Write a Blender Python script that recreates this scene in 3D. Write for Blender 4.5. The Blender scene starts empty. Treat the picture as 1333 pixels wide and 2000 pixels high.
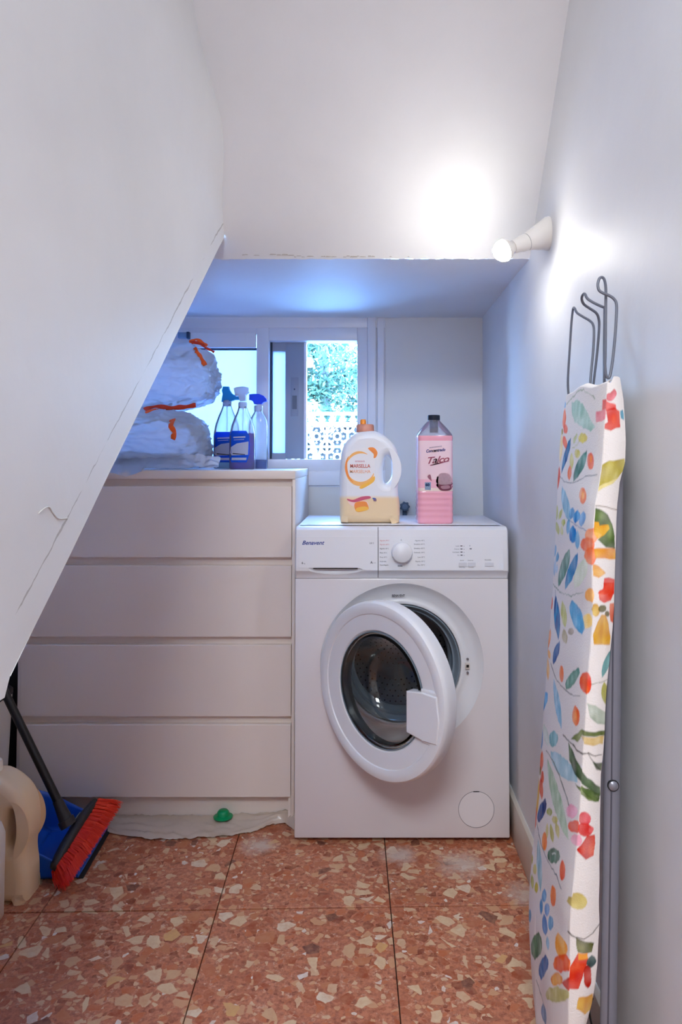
import bpy, bmesh, math, random
import numpy as np
from mathutils import Vector, Matrix, noise
from mathutils.bvhtree import BVHTree

# ------------------------------------------------------------------ camera, world, lights, exposure
SC = bpy.context.scene
COL = SC.collection
PI = math.pi
FPX, PITCH, VX, HY, CAMH = 1420.0, math.radians(2.0), 720.0, 895.0, 1.055
VY = HY - FPX * math.tan(PITCH)
cam = bpy.data.cameras.new('camera'); camo = bpy.data.objects.new('camera', cam); COL.objects.link(camo)
camo.location = (0, 0, CAMH); camo.rotation_euler = (PI / 2 + PITCH, 0, 0)
cam.sensor_fit = 'VERTICAL'; cam.sensor_height = 24; cam.sensor_width = 16
cam.lens = FPX / 2000 * 24
cam.shift_x = (666.5 - VX) / 2000; cam.shift_y = (VY - 1000) / 2000
cam.clip_start = 0.02; cam.clip_end = 100
SC.camera = camo
w = bpy.data.worlds.new('world'); SC.world = w; w.use_nodes = True
wn = w.node_tree.nodes; wl = w.node_tree.links; wn.clear()
wo = wn.new('ShaderNodeOutputWorld'); wb = wn.new('ShaderNodeBackground')
wt = wn.new('ShaderNodeTexCoord'); wsx = wn.new('ShaderNodeSeparateXYZ'); wr = wn.new('ShaderNodeValToRGB')
wl.new(wt.outputs['Generated'], wsx.inputs[0]); wl.new(wsx.outputs['Z'], wr.inputs[0]); wl.new(wr.outputs[0], wb.inputs[0]); wl.new(wb.outputs[0], wo.inputs[0])
wr.color_ramp.elements[0].color = (0.34, 0.60, 1.0, 1); wr.color_ramp.elements[1].color = (0.12, 0.38, 1.0, 1)
wb.inputs[1].default_value = 25.0                                    # blue daylight behind the window
def area(name, loc, rot, sx, sy, power, col=(1, 1, 1), portal=False):
    l = bpy.data.lights.new(name, 'AREA'); l.shape = 'RECTANGLE'; l.size = sx; l.size_y = sy; l.energy = power; l.color = col
    o = bpy.data.objects.new(name, l); COL.objects.link(o); o.location = loc; o.rotation_euler = rot
    if portal: l.cycles.is_portal = True
    return o
area('window_portal', (-0.42, 2.70, 1.27), (-PI / 2, 0, 0), 1.0, 0.5, 1, portal=True)
area('hall_fill_light', (-0.25, -0.95, 2.44), (0, 0, 0), 0.9, 0.9, 46, (0.88, 0.94, 1.0))  # unseen fill light added in the hall, stands in for its room light
area('alcove_fill_light', (0.03, 0.18, 2.46), (0, 0, 0), 0.35, 0.35, 2.0, (0.90, 0.95, 1.0))   # unseen fill light added above the camera
BULB_STRENGTH = 105.0
SC.view_settings.view_transform = 'Standard'; SC.view_settings.look = 'None'
SC.view_settings.exposure = 1.1; SC.view_settings.gamma = 1.0
SC.view_settings.use_curve_mapping = False
SC.cycles.max_bounces = 10; SC.cycles.diffuse_bounces = 6; SC.cycles.transparent_max_bounces = 16
SC.cycles.sample_clamp_indirect = 6.0; SC.cycles.caustics_reflective = False; SC.cycles.caustics_refractive = False

# ------------------------------------------------------------------ helpers
random.seed(7)
def at(px, py, Y):
    """Point of the photograph's pixel at distance Y."""
    dx = (px - VX) / FPX; du = (VY - py) / FPX
    d = Vector((dx, math.cos(PITCH) - du * math.sin(PITCH), math.sin(PITCH) + du * math.cos(PITCH)))
    return Vector((0, 0, CAMH)) + d * (Y / d.y)
def lin(c):

    return tuple((v / 255 / 12.92) if v / 255 <= 0.04045 else ((v / 255 + 0.055) / 1.055) ** 2.4 for v in c) + (1.0,)
def mat(name, col, rough=0.5, metal=0.0, bump=0.0, bscale=200.0, var=0.0, vscale=6.0, trans=0.0, spec=0.5, coat=0.0, alpha=None, sss=0.0, emit=None, ior=1.45):
    m = bpy.data.materials.new(name); m.use_nodes = True; nt = m.node_tree; N = nt.nodes; L = nt.links
    p = N['Principled BSDF']; c = lin(col)
    p.inputs['Base Color'].default_value = c; p.inputs['Roughness'].default_value = rough; p.inputs['Metallic'].default_value = metal
    p.inputs['Specular IOR Level'].default_value = spec; p.inputs['Coat Weight'].default_value = coat; p.inputs['Transmission Weight'].default_value = trans
    p.inputs['IOR'].default_value = ior
    if sss: p.inputs['Subsurface Weight'].default_value = sss; p.inputs['Subsurface Radius'].default_value = (.01, .01, .01)
    if alpha is not None: p.inputs['Alpha'].default_value = alpha
    if emit: p.inputs['Emission Color'].default_value = (1, .96, .9, 1); p.inputs['Emission Strength'].default_value = emit
    tc = N.new('ShaderNodeTexCoord')
    if var:
        n = N.new('ShaderNodeTexNoise'); n.inputs['Scale'].default_value = vscale; n.inputs['Detail'].default_value = 6
        mx = N.new('ShaderNodeMix'); mx.data_type = 'RGBA'
        mx.inputs['A'].default_value = c; mx.inputs['B'].default_value = tuple(v * (1 - var) for v in c[:3]) + (1,)
        L.new(tc.outputs['Object'], n.inputs['Vector']); L.new(n.outputs['Fac'], mx.inputs['Factor']); L.new(mx.outputs['Result'], p.inputs['Base Color'])
    if bump:
        n = N.new('ShaderNodeTexNoise'); n.inputs['Scale'].default_value = bscale; n.inputs['Detail'].default_value = 4
        b = N.new('ShaderNodeBump'); b.inputs['Strength'].default_value = bump; b.inputs['Distance'].default_value = 0.004
        L.new(tc.outputs['Object'], n.inputs['Vector']); L.new(n.outputs['Fac'], b.inputs['Height']); L.new(b.outputs['Normal'], p.inputs['Normal'])
    return m
def film(name, col, opac, rough=0.3, transl=0.5):
    """Thin translucent plastic: diffuse + translucent + see-through."""
    m = bpy.data.materials.new(name); m.use_nodes = True; nt = m.node_tree; N = nt.nodes; L = nt.links; N.clear()
    o = N.new('ShaderNodeOutputMaterial'); d = N.new('ShaderNodeBsdfDiffuse'); t = N.new('ShaderNodeBsdfTranslucent'); g = N.new('ShaderNodeBsdfGlossy')
    tr = N.new('ShaderNodeBsdfTransparent'); c = lin(col)
    d.inputs[0].default_value = c; t.inputs[0].default_value = c; tr.inputs[0].default_value = (1, 1, 1, 1); g.inputs['Roughness'].default_value = rough
    a = N.new('ShaderNodeMixShader'); a.inputs[0].default_value = transl; L.new(d.outputs[0], a.inputs[1]); L.new(t.outputs[0], a.inputs[2])
    f = N.new('ShaderNodeFresnel'); f.inputs[0].default_value = 1.4
    b = N.new('ShaderNodeMixShader'); b.inputs[0].default_value = opac; L.new(tr.outputs[0], b.inputs[1]); L.new(a.outputs[0], b.inputs[2])
    e = N.new('ShaderNodeMixShader'); L.new(f.outputs[0], e.inputs[0]); L.new(b.outputs[0], e.inputs[1]); L.new(g.outputs[0], e.inputs[2])
    L.new(e.outputs[0], o.inputs[0]); return m
def finish(me, m, smooth=False):
    if m is not None:
        for x in (m if isinstance(m, (list, tuple)) else [m]): me.materials.append(x)
    if smooth: me.polygons.foreach_set('use_smooth', [True] * len(me.polygons))
    me.update()
def obj(name, me, m=None, parent=None, smooth=False, label=None, auto=None):
    if isinstance(me, bmesh.types.BMesh):
        b = me; me = bpy.data.meshes.new(name); bmesh.ops.recalc_face_normals(b, faces=b.faces[:]); b.to_mesh(me); b.free()
    finish(me, m, smooth)
    if auto: me.set_sharp_from_angle(angle=math.radians(auto))
    o = bpy.data.objects.new(name, me); COL.objects.link(o)
    if parent: o.parent = parent
    if label: o['label'] = label
    return o
def thing(name, label, cat, loc=(0, 0, 0), rz=0, group=None):
    o = bpy.data.objects.new(name, None); COL.objects.link(o); o.location = loc; o.rotation_euler = (0, 0, rz); o.empty_display_size = .05
    return tag(o, label, cat, group)
def tag(o, label, cat, group=None):
    o['label'] = label; o['category'] = cat
    if group: o['group'] = group
    return o
def struct(o): o['kind'] = 'structure'; return o
def bx(bm, x0, x1, y0, y1, z0, z1, bev=0.0, seg=2):
    r = bmesh.ops.create_cube(bm, size=1.0); vs = r['verts']
    for v in vs: v.co = Vector(((x0 + x1) / 2 + v.co.x * (x1 - x0), (y0 + y1) / 2 + v.co.y * (y1 - y0), (z0 + z1) / 2 + v.co.z * (z1 - z0)))
    if bev:
        es = list({e for v in vs for e in v.link_edges})
        bmesh.ops.bevel(bm, geom=es, offset=bev, segments=seg, profile=.5, affect='EDGES')
def box(name, x0, x1, y0, y1, z0, z1, m, parent=None, bev=0.0, seg=2, label=None):
    bm = bmesh.new(); bx(bm, x0, x1, y0, y1, z0, z1, bev, seg)
    return obj(name, bm, m, parent, smooth=bev > 0, label=label, auto=35 if bev > 0 else None)
def pydata(name, vs, fs, m, parent=None, smooth=False, label=None, auto=None):
    me = bpy.data.meshes.new(name); me.from_pydata([tuple(v) for v in vs], [], fs)
    return obj(name, me, m, parent, smooth, label, auto)
def lathe_data(prof, n=48, close=False):
    """prof: (r, z) pairs, turned about Z."""
    vs, fs = [], []; k = len(prof)
    for i in range(n):
        a = 2 * PI * i / n
        for r, z in prof: vs.append((r * math.cos(a), r * math.sin(a), z))
    for i in range(n):
        j = (i + 1) % n
        for q in range(k if close else k - 1):
            q2 = (q + 1) % k
            fs.append((i * k + q, j * k + q, j * k + q2, i * k + q2))
    return vs, fs
def lathe(name, prof, m, parent=None, n=48, loc=(0, 0, 0), rot=None, close=False, smooth=True, auto=40, label=None, M=None):
    vs, fs = lathe_data(prof, n, close)
    bm = bmesh.new(); bv = [bm.verts.new(v) for v in vs]
    for f in fs:
        try: bm.faces.new([bv[i] for i in f])
        except ValueError: pass
    bmesh.ops.remove_doubles(bm, verts=bm.verts[:], dist=1e-5)
    if M is not None: bmesh.ops.transform(bm, matrix=M, verts=bm.verts[:])
    o = obj(name, bm, m, parent, smooth, label, auto); o.location = loc
    if rot: o.rotation_euler = rot
    return o
def catmull(pts, n=6):
    P = [Vector(p) for p in pts]; out = []
    for i in range(len(P) - 1):
        a = P[max(i - 1, 0)]; b = P[i]; c = P[i + 1]; d = P[min(i + 2, len(P) - 1)]
        for k in range(n):
            t = k / n
            out.append(.5 * ((2 * b) + (c - a) * t + (2 * a - 5 * b + 4 * c - d) * t * t + (3 * b - a - 3 * c + d) * t ** 3))
    out.append(P[-1]); return out
def tube_into(bm, pts, r, n=10, sq=(1, 1)):
    P = [Vector(p) for p in pts]; rings = []; up = None
    for i, p in enumerate(P):
        t = (P[min(i + 1, len(P) - 1)] - P[max(i - 1, 0)]).normalized()
        if up is None:
            up = t.orthogonal().normalized() if abs(t.y) > .95 else t.cross(Vector((0, 1, 0))).normalized()
        up = (up - t * up.dot(t)).normalized(); s = t.cross(up)
        rr = r[i] if isinstance(r, (list, tuple)) else r
        rings.append([bm.verts.new(p + up * math.cos(2 * PI * k / n) * rr * sq[0] + s * math.sin(2 * PI * k / n) * rr * sq[1]) for k in range(n)])
    for a, b in zip(rings, rings[1:]):
        for k in range(n): bm.faces.new((a[k], a[(k + 1) % n], b[(k + 1) % n], b[k]))
    bm.faces.new(rings[0][::-1]); bm.faces.new(rings[-1])
def tube(name, pts, r, m, parent=None, n=10, label=None, sq=(1, 1)):
    bm = bmesh.new(); tube_into(bm, pts, r, n, sq); return obj(name, bm, m, parent, True, label, 50)
def se(a, rx, ry, e):
    c, s = math.cos(a), math.sin(a)
    return rx * math.copysign(abs(c) ** (2 / e), c), ry * math.copysign(abs(s) ** (2 / e), s)
def loft(name, secs, m, parent=None, n=40, label=None, loc=(0, 0, 0), rz=0, cap=True, auto=45):
    """secs: (z, rx, ry, exponent, cx, cy)"""
    vs, fs = [], []
    for s in secs:
        z, rx, ry, e = s[:4]; cx, cy = (s[4], s[5]) if len(s) > 5 else (0, 0)
        for i in range(n):
            x, y = se(2 * PI * i / n, rx, ry, e); vs.append((cx + x, cy + y, z))
    for k in range(len(secs) - 1):
        for i in range(n): j = (i + 1) % n; fs.append((k * n + i, k * n + j, (k + 1) * n + j, (k + 1) * n + i))
    if cap: fs.append(tuple(range(n))[::-1]); fs.append(tuple((len(secs) - 1) * n + i for i in range(n)))
    o = pydata(name, vs, fs, m, parent, True, label, auto); o.location = loc; o.rotation_euler = (0, 0, rz); return o
def slab2d(name, loops, depth, bev, m, parent=None, res=3, M=None, loc=(0, 0, 0), label=None, rot=None, smooth=True, bez=True):
    """An outline in x,z (with holes) thickened along y with rounded edges."""
    cu = bpy.data.curves.new('outline', 'CURVE'); cu.dimensions = '2D'; cu.fill_mode = 'BOTH'; cu.extrude = max(depth / 2 - bev, 1e-5); cu.bevel_depth = bev; cu.bevel_resolution = res; cu.offset = -bev
    for lp in loops:
        s = cu.splines.new('POLY')
        pts = [(p[0], p[1]) for p in lp]
        if bez:
            q = []; k = len(pts)
            for i in range(k):
                a, b, c, d = (Vector(pts[(i + t) % k]) for t in (-1, 0, 1, 2))
                for h in range(4):
                    t = h / 4; v = .5 * ((2 * b) + (c - a) * t + (2 * a - 5 * b + 4 * c - d) * t * t + (3 * b - a - 3 * c + d) * t ** 3); q.append((v.x, v.y))
            pts = q
        s.points.add(len(pts) - 1)
        for p, c in zip(s.points, pts): p.co = (c[0], c[1], 0, 1)
        s.use_cyclic_u = True
    t = bpy.data.objects.new('tmp', cu); COL.objects.link(t)
    dg = bpy.context.evaluated_depsgraph_get(); me = bpy.data.meshes.new_from_object(t.evaluated_get(dg)); bpy.data.objects.remove(t); bpy.data.curves.remove(cu)
    me.materials.clear(); me.transform(Matrix.Rotation(PI / 2, 4, 'X'))
    if M is not None: me.transform(M)
    me.name = name
    o = obj(name, me, m, parent, smooth, label, 40); o.location = loc
    if rot: o.rotation_euler = rot
    return o
def text(name, s, size, m, parent=None, loc=(0, 0, 0), width=None, shear=0.0, bold=0.0, rot=(PI / 2, 0, 0), align='LEFT', warp=None, thick=0.00015, label=None, spacing=1.0):
    cu = bpy.data.curves.new('lettering', 'FONT'); cu.body = s; cu.size = size; cu.shear = shear; cu.offset = bold; cu.extrude = thick; cu.align_x = align; cu.space_character = spacing; cu.resolution_u = 3
    t = bpy.data.objects.new('tmp', cu); COL.objects.link(t)
    dg = bpy.context.evaluated_depsgraph_get(); me = bpy.data.meshes.new_from_object(t.evaluated_get(dg)); bpy.data.objects.remove(t); bpy.data.curves.remove(cu)
    me.materials.clear(); me.name = name
    if width and len(me.vertices):
        xs = [v.co.x for v in me.vertices]; k = width / (max(xs) - min(xs)); me.transform(Matrix.Diagonal((k, 1, 1, 1)))
    if warp:
        me.transform(Matrix.Rotation(PI / 2, 4, 'X'))
        for v in me.vertices: v.co = warp(v.co)
        rot = (0, 0, 0)
    o = obj(name, me, m, parent); o.location = loc; o.rotation_euler = rot
    if label: o['label'] = label
    return o
def flat(name, loops, m, parent=None, y=0.0, warp=None, label=None, thick=.0004, bez=True, loc=(0, 0, 0)):
    """A thin printed patch, outline in x,z."""
    o = slab2d(name, loops, thick, 0.0, m, parent, loc=loc, label=label, smooth=False, bez=bez, M=Matrix.Translation((0, y, 0)))
    if warp:
        b = bmesh.new(); b.from_mesh(o.data); bmesh.ops.triangulate(b, faces=b.faces[:])
        for _ in range(3):
            es = [e for e in b.edges if e.calc_length() > .0035]
            if es: bmesh.ops.subdivide_edges(b, edges=es, cuts=1)
            bmesh.ops.triangulate(b, faces=[f for f in b.faces if len(f.verts) > 3])
        b.to_mesh(o.data); b.free()
        for v in o.data.vertices: v.co = warp(v.co)
    return o
def ell(cx, cz, rx, rz, n=20, a=0.0):
    return [(cx + rx * math.cos(t) * math.cos(a) - rz * math.sin(t) * math.sin(a), cz + rx * math.cos(t) * math.sin(a) + rz * math.sin(t) * math.cos(a)) for t in [2 * PI * i / n for i in range(n)]]
def boolean(o, cutter):
    par = o.parent; o.parent = None
    md = o.modifiers.new('b', 'BOOLEAN'); md.operation = 'DIFFERENCE'; md.object = cutter; md.solver = 'EXACT'
    dg = bpy.context.evaluated_depsgraph_get(); me = bpy.data.meshes.new_from_object(o.evaluated_get(dg)); o.modifiers.clear()
    me.name = o.data.name; o.data = me; bpy.data.objects.remove(cutter); o.parent = par
    me.polygons.foreach_set('use_smooth', [True] * len(me.polygons)); me.set_sharp_from_angle(angle=math.radians(30))

# ------------------------------------------------------------------ materials
def wall_paint(name, col, crack=False, dirt=0.08):
    m = mat(name, col, rough=.55, bump=.35, bscale=14, spec=.35); nt = m.node_tree; N = nt.nodes; L = nt.links; p = N['Principled BSDF']
    tc = N.new('ShaderNodeTexCoord'); n = N.new('ShaderNodeTexNoise'); n.inputs['Scale'].default_value = 2.2; n.inputs['Detail'].default_value = 8; n.inputs['Roughness'].default_value = .6
    r = N.new('ShaderNodeValToRGB'); c = lin(col)
    r.color_ramp.elements[0].position = .3; r.color_ramp.elements[0].color = tuple(v * (1 - dirt) for v in c[:3]) + (1,); r.color_ramp.elements[1].position = .65; r.color_ramp.elements[1].color = c
    L.new(tc.outputs['Object'], n.inputs['Vector']); L.new(n.outputs['Fac'], r.inputs[0]); out = r.outputs[0]
    # small scuffs
    n2 = N.new('ShaderNodeTexNoise'); n2.inputs['Scale'].default_value = 16; n2.inputs['Detail'].default_value = 10; n2.inputs['Roughness'].default_value = .75
    r2 = N.new('ShaderNodeValToRGB'); r2.color_ramp.elements[0].position = .70; r2.color_ramp.elements[0].color = (0, 0, 0, 1); r2.color_ramp.elements[1].position = .78; r2.color_ramp.elements[1].color = (.35, .35, .35, 1)
    mx = N.new('ShaderNodeMix'); mx.data_type = 'RGBA'; mx.inputs['B'].default_value = lin((150, 135, 120))
    L.new(tc.outputs['Object'], n2.inputs['Vector']); L.new(n2.outputs['Fac'], r2.inputs[0]); L.new(r2.outputs[0], mx.inputs['Factor']); L.new(out, mx.inputs['A']); out = mx.outputs['Result']
    if crack:   # a hairline crack along the stair edge, in the wall's y,z plane
        s = N.new('ShaderNodeSeparateXYZ'); L.new(tc.outputs['Object'], s.inputs[0])
        def M(op, a, b=None):
            q = N.new('ShaderNodeMath'); q.operation = op
            for i, v in enumerate((a, b)):
                if v is None: continue
                if isinstance(v, (int, float)): q.inputs[i].default_value = v
                else: L.new(v, q.inputs[i])
            return q.outputs[0]
        n3 = N.new('ShaderNodeTexNoise'); n3.inputs['Scale'].default_value = 28; n3.inputs['Detail'].default_value = 6; L.new(tc.outputs['Object'], n3.inputs['Vector'])
        d = M('SUBTRACT', s.outputs['Z'], M('ADD', M('MULTIPLY', s.outputs['Y'], .721), .356))
        d = M('ABSOLUTE', M('ADD', d, M('MULTIPLY', M('SUBTRACT', n3.outputs['Fac'], .5), .012)))
        n4 = N.new('ShaderNodeTexNoise'); n4.inputs['Scale'].default_value = 9; n4.inputs['Detail'].default_value = 5; L.new(tc.outputs['Object'], n4.inputs['Vector'])
        wdt = M('MULTIPLY', M('MAXIMUM', M('SUBTRACT', n4.outputs['Fac'], .40), 0.0), .012)
        fac = M('MULTIPLY', M('LESS_THAN', d, wdt), .55)
        m2 = N.new('ShaderNodeMix'); m2.data_type = 'RGBA'; m2.inputs['B'].default_value = lin((120, 112, 104)); L.new(fac, m2.inputs['Factor']); L.new(out, m2.inputs['A']); out = m2.outputs['Result']
    L.new(out, p.inputs['Base Color']); return m
M_WALL = wall_paint('white_wall_paint', (218, 219, 222))
M_STAIRWALL = wall_paint('white_stair_plaster', (214, 214, 215), crack=True)
M_TRIM = mat('white_lacquer', (226, 228, 232), .3, var=.04)
M_BASEB = mat('cream_baseboard', (214, 203, 190), .45, var=.15, vscale=12)
M_GROUT = mat('dark_grout', (66, 44, 34), .9, bump=.3)
def terrazzo():
    m = bpy.data.materials.new('terrazzo'); m.use_nodes = True; nt = m.node_tree; N = nt.nodes; L = nt.links; p = N['Principled BSDF']
    g = N.new('ShaderNodeNewGeometry'); pos = g.outputs['Position']
    def ns(scale, det=4, rough=.5, vec=pos):
        n = N.new('ShaderNodeTexNoise'); n.inputs['Scale'].default_value = scale; n.inputs['Detail'].default_value = det; n.inputs['Roughness'].default_value = rough; L.new(vec, n.inputs['Vector']); return n
    def ramp(src, els, const=False):
        r = N.new('ShaderNodeValToRGB'); r.color_ramp.interpolation = 'CONSTANT' if const else 'LINEAR'
        while len(r.color_ramp.elements) < len(els): r.color_ramp.elements.new(.5)
        for e, (q, c) in zip(r.color_ramp.elements, els): e.position = q; e.color = c if len(c) == 4 else lin(c)
        L.new(src, r.inputs[0]); return r.outputs[0]
    def mix(f, a, b):
        x = N.new('ShaderNodeMix'); x.data_type = 'RGBA'
        for s, v in (('Factor', f), ('A', a), ('B', b)):
            if isinstance(v, (tuple, float)): x.inputs[s].default_value = v
            else: L.new(v, x.inputs[s])
        return x.outputs['Result']
    def math_(op, a, b):
        q = N.new('ShaderNodeMath'); q.operation = op; q.use_clamp = True
        for i, v in enumerate((a, b)):
            if isinstance(v, (int, float)): q.inputs[i].default_value = v
            else: L.new(v, q.inputs[i])
        return q.outputs[0]
    wob = ns(22, 3); va = N.new('ShaderNodeVectorMath'); va.operation = 'SCALE'; va.inputs['Scale'].default_value = .022; L.new(wob.outputs['Color'], va.inputs[0])
    vb = N.new('ShaderNodeVectorMath'); vb.operation = 'ADD'; L.new(pos, vb.inputs[0]); L.new(va.outputs[0], vb.inputs[1]); wp = vb.outputs[0]
    base = mix(ramp(ns(7, 6, .65).outputs['Fac'], [(.3, (0, 0, 0, 1)), (.7, (1, 1, 1, 1))]), lin((186, 112, 80)), lin((202, 134, 102)))
    base = mix(ramp(ns(90, 8, .7).outputs['Fac'], [(.42, (0, 0, 0, 1)), (.66, (1, 1, 1, 1))]), base, lin((142, 80, 60)))
    base = mix(ramp(ns(60, 9, .75, wp).outputs['Fac'], [(.55, (0, 0, 0, 1)), (.66, (.8, .8, .8, 1))]), base, lin((212, 176, 148)))
    def chips(scale, thresh, edge, els, base, seed, rnd=1.0):
        sh = N.new('ShaderNodeVectorMath'); sh.operation = 'ADD'; sh.inputs[1].default_value = (seed, seed * 1.7, 0); L.new(wp, sh.inputs[0])
        v = N.new('ShaderNodeTexVoronoi'); v.voronoi_dimensions = '2D'; v.inputs['Scale'].default_value = scale; v.inputs['Randomness'].default_value = rnd; L.new(sh.outputs[0], v.inputs['Vector'])
        e = N.new('ShaderNodeTexVoronoi'); e.voronoi_dimensions = '2D'; e.feature = 'DISTANCE_TO_EDGE'; e.inputs['Scale'].default_value = scale; e.inputs['Randomness'].default_value = rnd; L.new(sh.outputs[0], e.inputs['Vector'])
        sp = N.new('ShaderNodeSeparateColor'); L.new(v.outputs['Color'], sp.inputs[0])
        show = math_('GREATER_THAN', sp.outputs[0], thresh); ins = ramp(e.outputs['Distance'], [(edge, (0, 0, 0, 1)), (edge + .05, (1, 1, 1, 1))])
        f = math_('MULTIPLY', show, ins)
        c = ramp(sp.outputs[1], els, True)
        c = mix(ramp(ns(45, 8, .7).outputs['Fac'], [(.4, (0, 0, 0, 1)), (.72, (.62, .62, .62, 1))]), c, lin((192, 136, 104)))
        return mix(f, base, c)
    small = [(0, (206, 172, 138)), (.2, (164, 84, 52)), (.45, (200, 150, 112)), (.65, (136, 68, 46)), (.8, (184, 100, 60)), (.95, (216, 204, 192))]
    big = [(0, (214, 186, 150)), (.28, (202, 162, 124)), (.46, (158, 78, 46)), (.60, (182, 112, 74)), (.70, (218, 198, 172)), (.80, (108, 62, 50)), (.87, (176, 100, 66)), (.95, (206, 160, 104))]
    base = chips(90, .68, .08, small, base, 3.1)
    base = chips(44, .68, .09, small, base, 1.3)
    base = chips(28, .70, .12, big, base, 5.7, .85)
    # worn whitish smears near the washing machine
    for (x, y, r) in ((.24, 1.93, .13), (.08, 1.97, .10), (-.30, 2.02, .10), (.38, 1.80, .10)):
        d = N.new('ShaderNodeVectorMath'); d.operation = 'DISTANCE'; d.inputs[1].default_value = (x, y, 0); L.new(pos, d.inputs[0])
        k = ramp(math_('MULTIPLY', ramp(d.outputs['Value'], [(0, (1, 1, 1, 1)), (r, (0, 0, 0, 1))]), ns(24, 8, .75).outputs['Fac']), [(.20, (0, 0, 0, 1)), (.46, (.85, .85, .85, 1))])
        base = mix(k, base, lin((200, 180, 168)))
    L.new(base, p.inputs['Base Color'])
    rr = N.new('ShaderNodeMapRange'); rr.inputs['To Min'].default_value = .35; rr.inputs['To Max'].default_value = .7; L.new(ns(12, 5).outputs['Fac'], rr.inputs['Value']); L.new(rr.outputs[0], p.inputs['Roughness'])
    bu = N.new('ShaderNodeBump'); bu.inputs['Strength'].default_value = .15; bu.inputs['Distance'].default_value = .002; L.new(ns(80, 5).outputs['Fac'], bu.inputs['Height']); L.new(bu.outputs[0], p.inputs['Normal'])
    return m
M_TERR = terrazzo()

# ------------------------------------------------------------------ the setting
XL, XR, YB, ZS = -0.36, 0.41, 2.605, 1.562          # stair wall, right wall, back wall, soffit height
UX = -1.55                                          # far left wall under the stairs
def U(y): return 0.302 + 0.7335 * (y - 0.0)         # underside of the stairs: .844 at .739, 1.614 at 1.788
def uz(y): return .836 + (y - .739) * (1.602 - .836) / (1.788 - .739)
floor = struct(box('floor', -1.9, 1.9, -2.9, 2.8, -.10, -.008, M_GROUT))
TS, TA = .407, math.radians(1.4)
ax, ay = Vector((math.cos(TA), math.sin(TA))), Vector((-math.sin(TA), math.cos(TA))); org = Vector((.052, 1.749)) - ax * TS * 0
tile_me = None
for i in range(-5, 2):
    for j in range(-4, 3):
        c = org + ax * TS * (i + .5) + ay * TS * (j + .5)
        if c.x < -1.8 or c.x > .75: continue
        if tile_me is None:
            bm = bmesh.new(); h = TS / 2 - .0012; bx(bm, -h, h, -h + .0012, h - .0012, -.012, 0, .0008, 1)
            o = obj('tile', bm, M_TERR, floor); tile_me = o.data
        else:
            o = bpy.data.objects.new('tile', tile_me); COL.objects.link(o); o.parent = floor
        o.location = (c.x, c.y, random.uniform(-.0006, .0003)); o.rotation_euler = (random.uniform(-.0008, .0008), random.uniform(-.0008, .0008), TA)
struct(box('trim_1', -1.9, 1.9, -2.9, -.02, -.05, -.0005, M_TERR))     # hall floor behind the camera
# right wall: a gently uneven plastered sheet
def sheet(name, P, nu, nv, m, amp=.0015, sc=3.0, nrm=None):
    vs, fs = [], []
    for i in range(nu + 1):
        for j in range(nv + 1): vs.append(P(i / nu, j / nv))
    for i in range(nu):
        for j in range(nv): a = i * (nv + 1) + j; fs.append((a, a + nv + 1, a + nv + 2, a + 1))
    return pydata(name, vs, fs, m, None, True)
def RW(u, v):
    y = -.02 + u * (YB + .05); z = v * 2.5; return (XR + .003 * noise.noise(Vector((y * 2.5, z * 2.5, 1))), y, z)
struct(sheet('wall_right', RW, 60, 60, M_WALL))
# sloped underside above: from the soffit edge rising towards the viewer
SY0, SZ0, SY1, SZ1 = 1.832, ZS, .985, 2.50
SL = (SZ1 - SZ0) / (SY1 - SY0)
def CE(u, v):
    x = -.47 + u * (XR + .47 + .02); y = SY0 + (SY1 - SY0) * v; z = SZ0 + (SZ1 - SZ0) * v
    k = .004 * noise.noise(Vector((x * 3, y * 3, 4))) + (.0022 * noise.noise(Vector((x * 45, 7, 0))) if v == 0 else 0)
    return (x, y, z + k)
struct(sheet('ceiling', CE, 90, 60, M_WALL))
struct(box('trim_2', -.60, XR + .05, -.02, SY1 + .002, 2.50, 2.56, M_WALL))  # flat part of the alcove ceiling
# soffit of the window niche, its front edge a little crumbled
def SO(u, v):
    x = UX + u * (XR + .02 - UX); y = SY0 + (YB + .02 - SY0) * v
    return (x, y, ZS - .0005 + (.0025 * noise.noise(Vector((x * 45, 7, 0))) if v == 0 else .003 * noise.noise(Vector((x * 4, y * 4, 2)))))
struct(sheet('trim_3', SO, 100, 24, M_WALL))
# crumbled plaster crack along the soffit edge, as thin grey flakes
bm = bmesh.new(); random.seed(3)
x = -.32
while x < .10:
    l = random.uniform(.004, .022); t = random.uniform(.0006, .0020) * (1.6 if random.random() < .25 else 1)
    if random.random() < .72:
        zc = ZS + .004 + random.uniform(-.0012, .0016) + (.003 if x < -.2 else 0); yc = SY0 + (zc - ZS) / SL
        vsn = [bm.verts.new((x + random.uniform(-.001, .001), yc - .0012, zc - t)), bm.verts.new((x + l, yc - .0012, zc - t * random.uniform(.3, 1))), bm.verts.new((x + l * .8, yc - .0022, zc + t * random.uniform(.2, 1))), bm.verts.new((x + l * .2, yc - .0022, zc + t))]
        bm.faces.new(vsn)
    x += l * .9
struct(obj('trim_4', bm, mat('crack_grey', (170, 165, 160), .9)))
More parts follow.
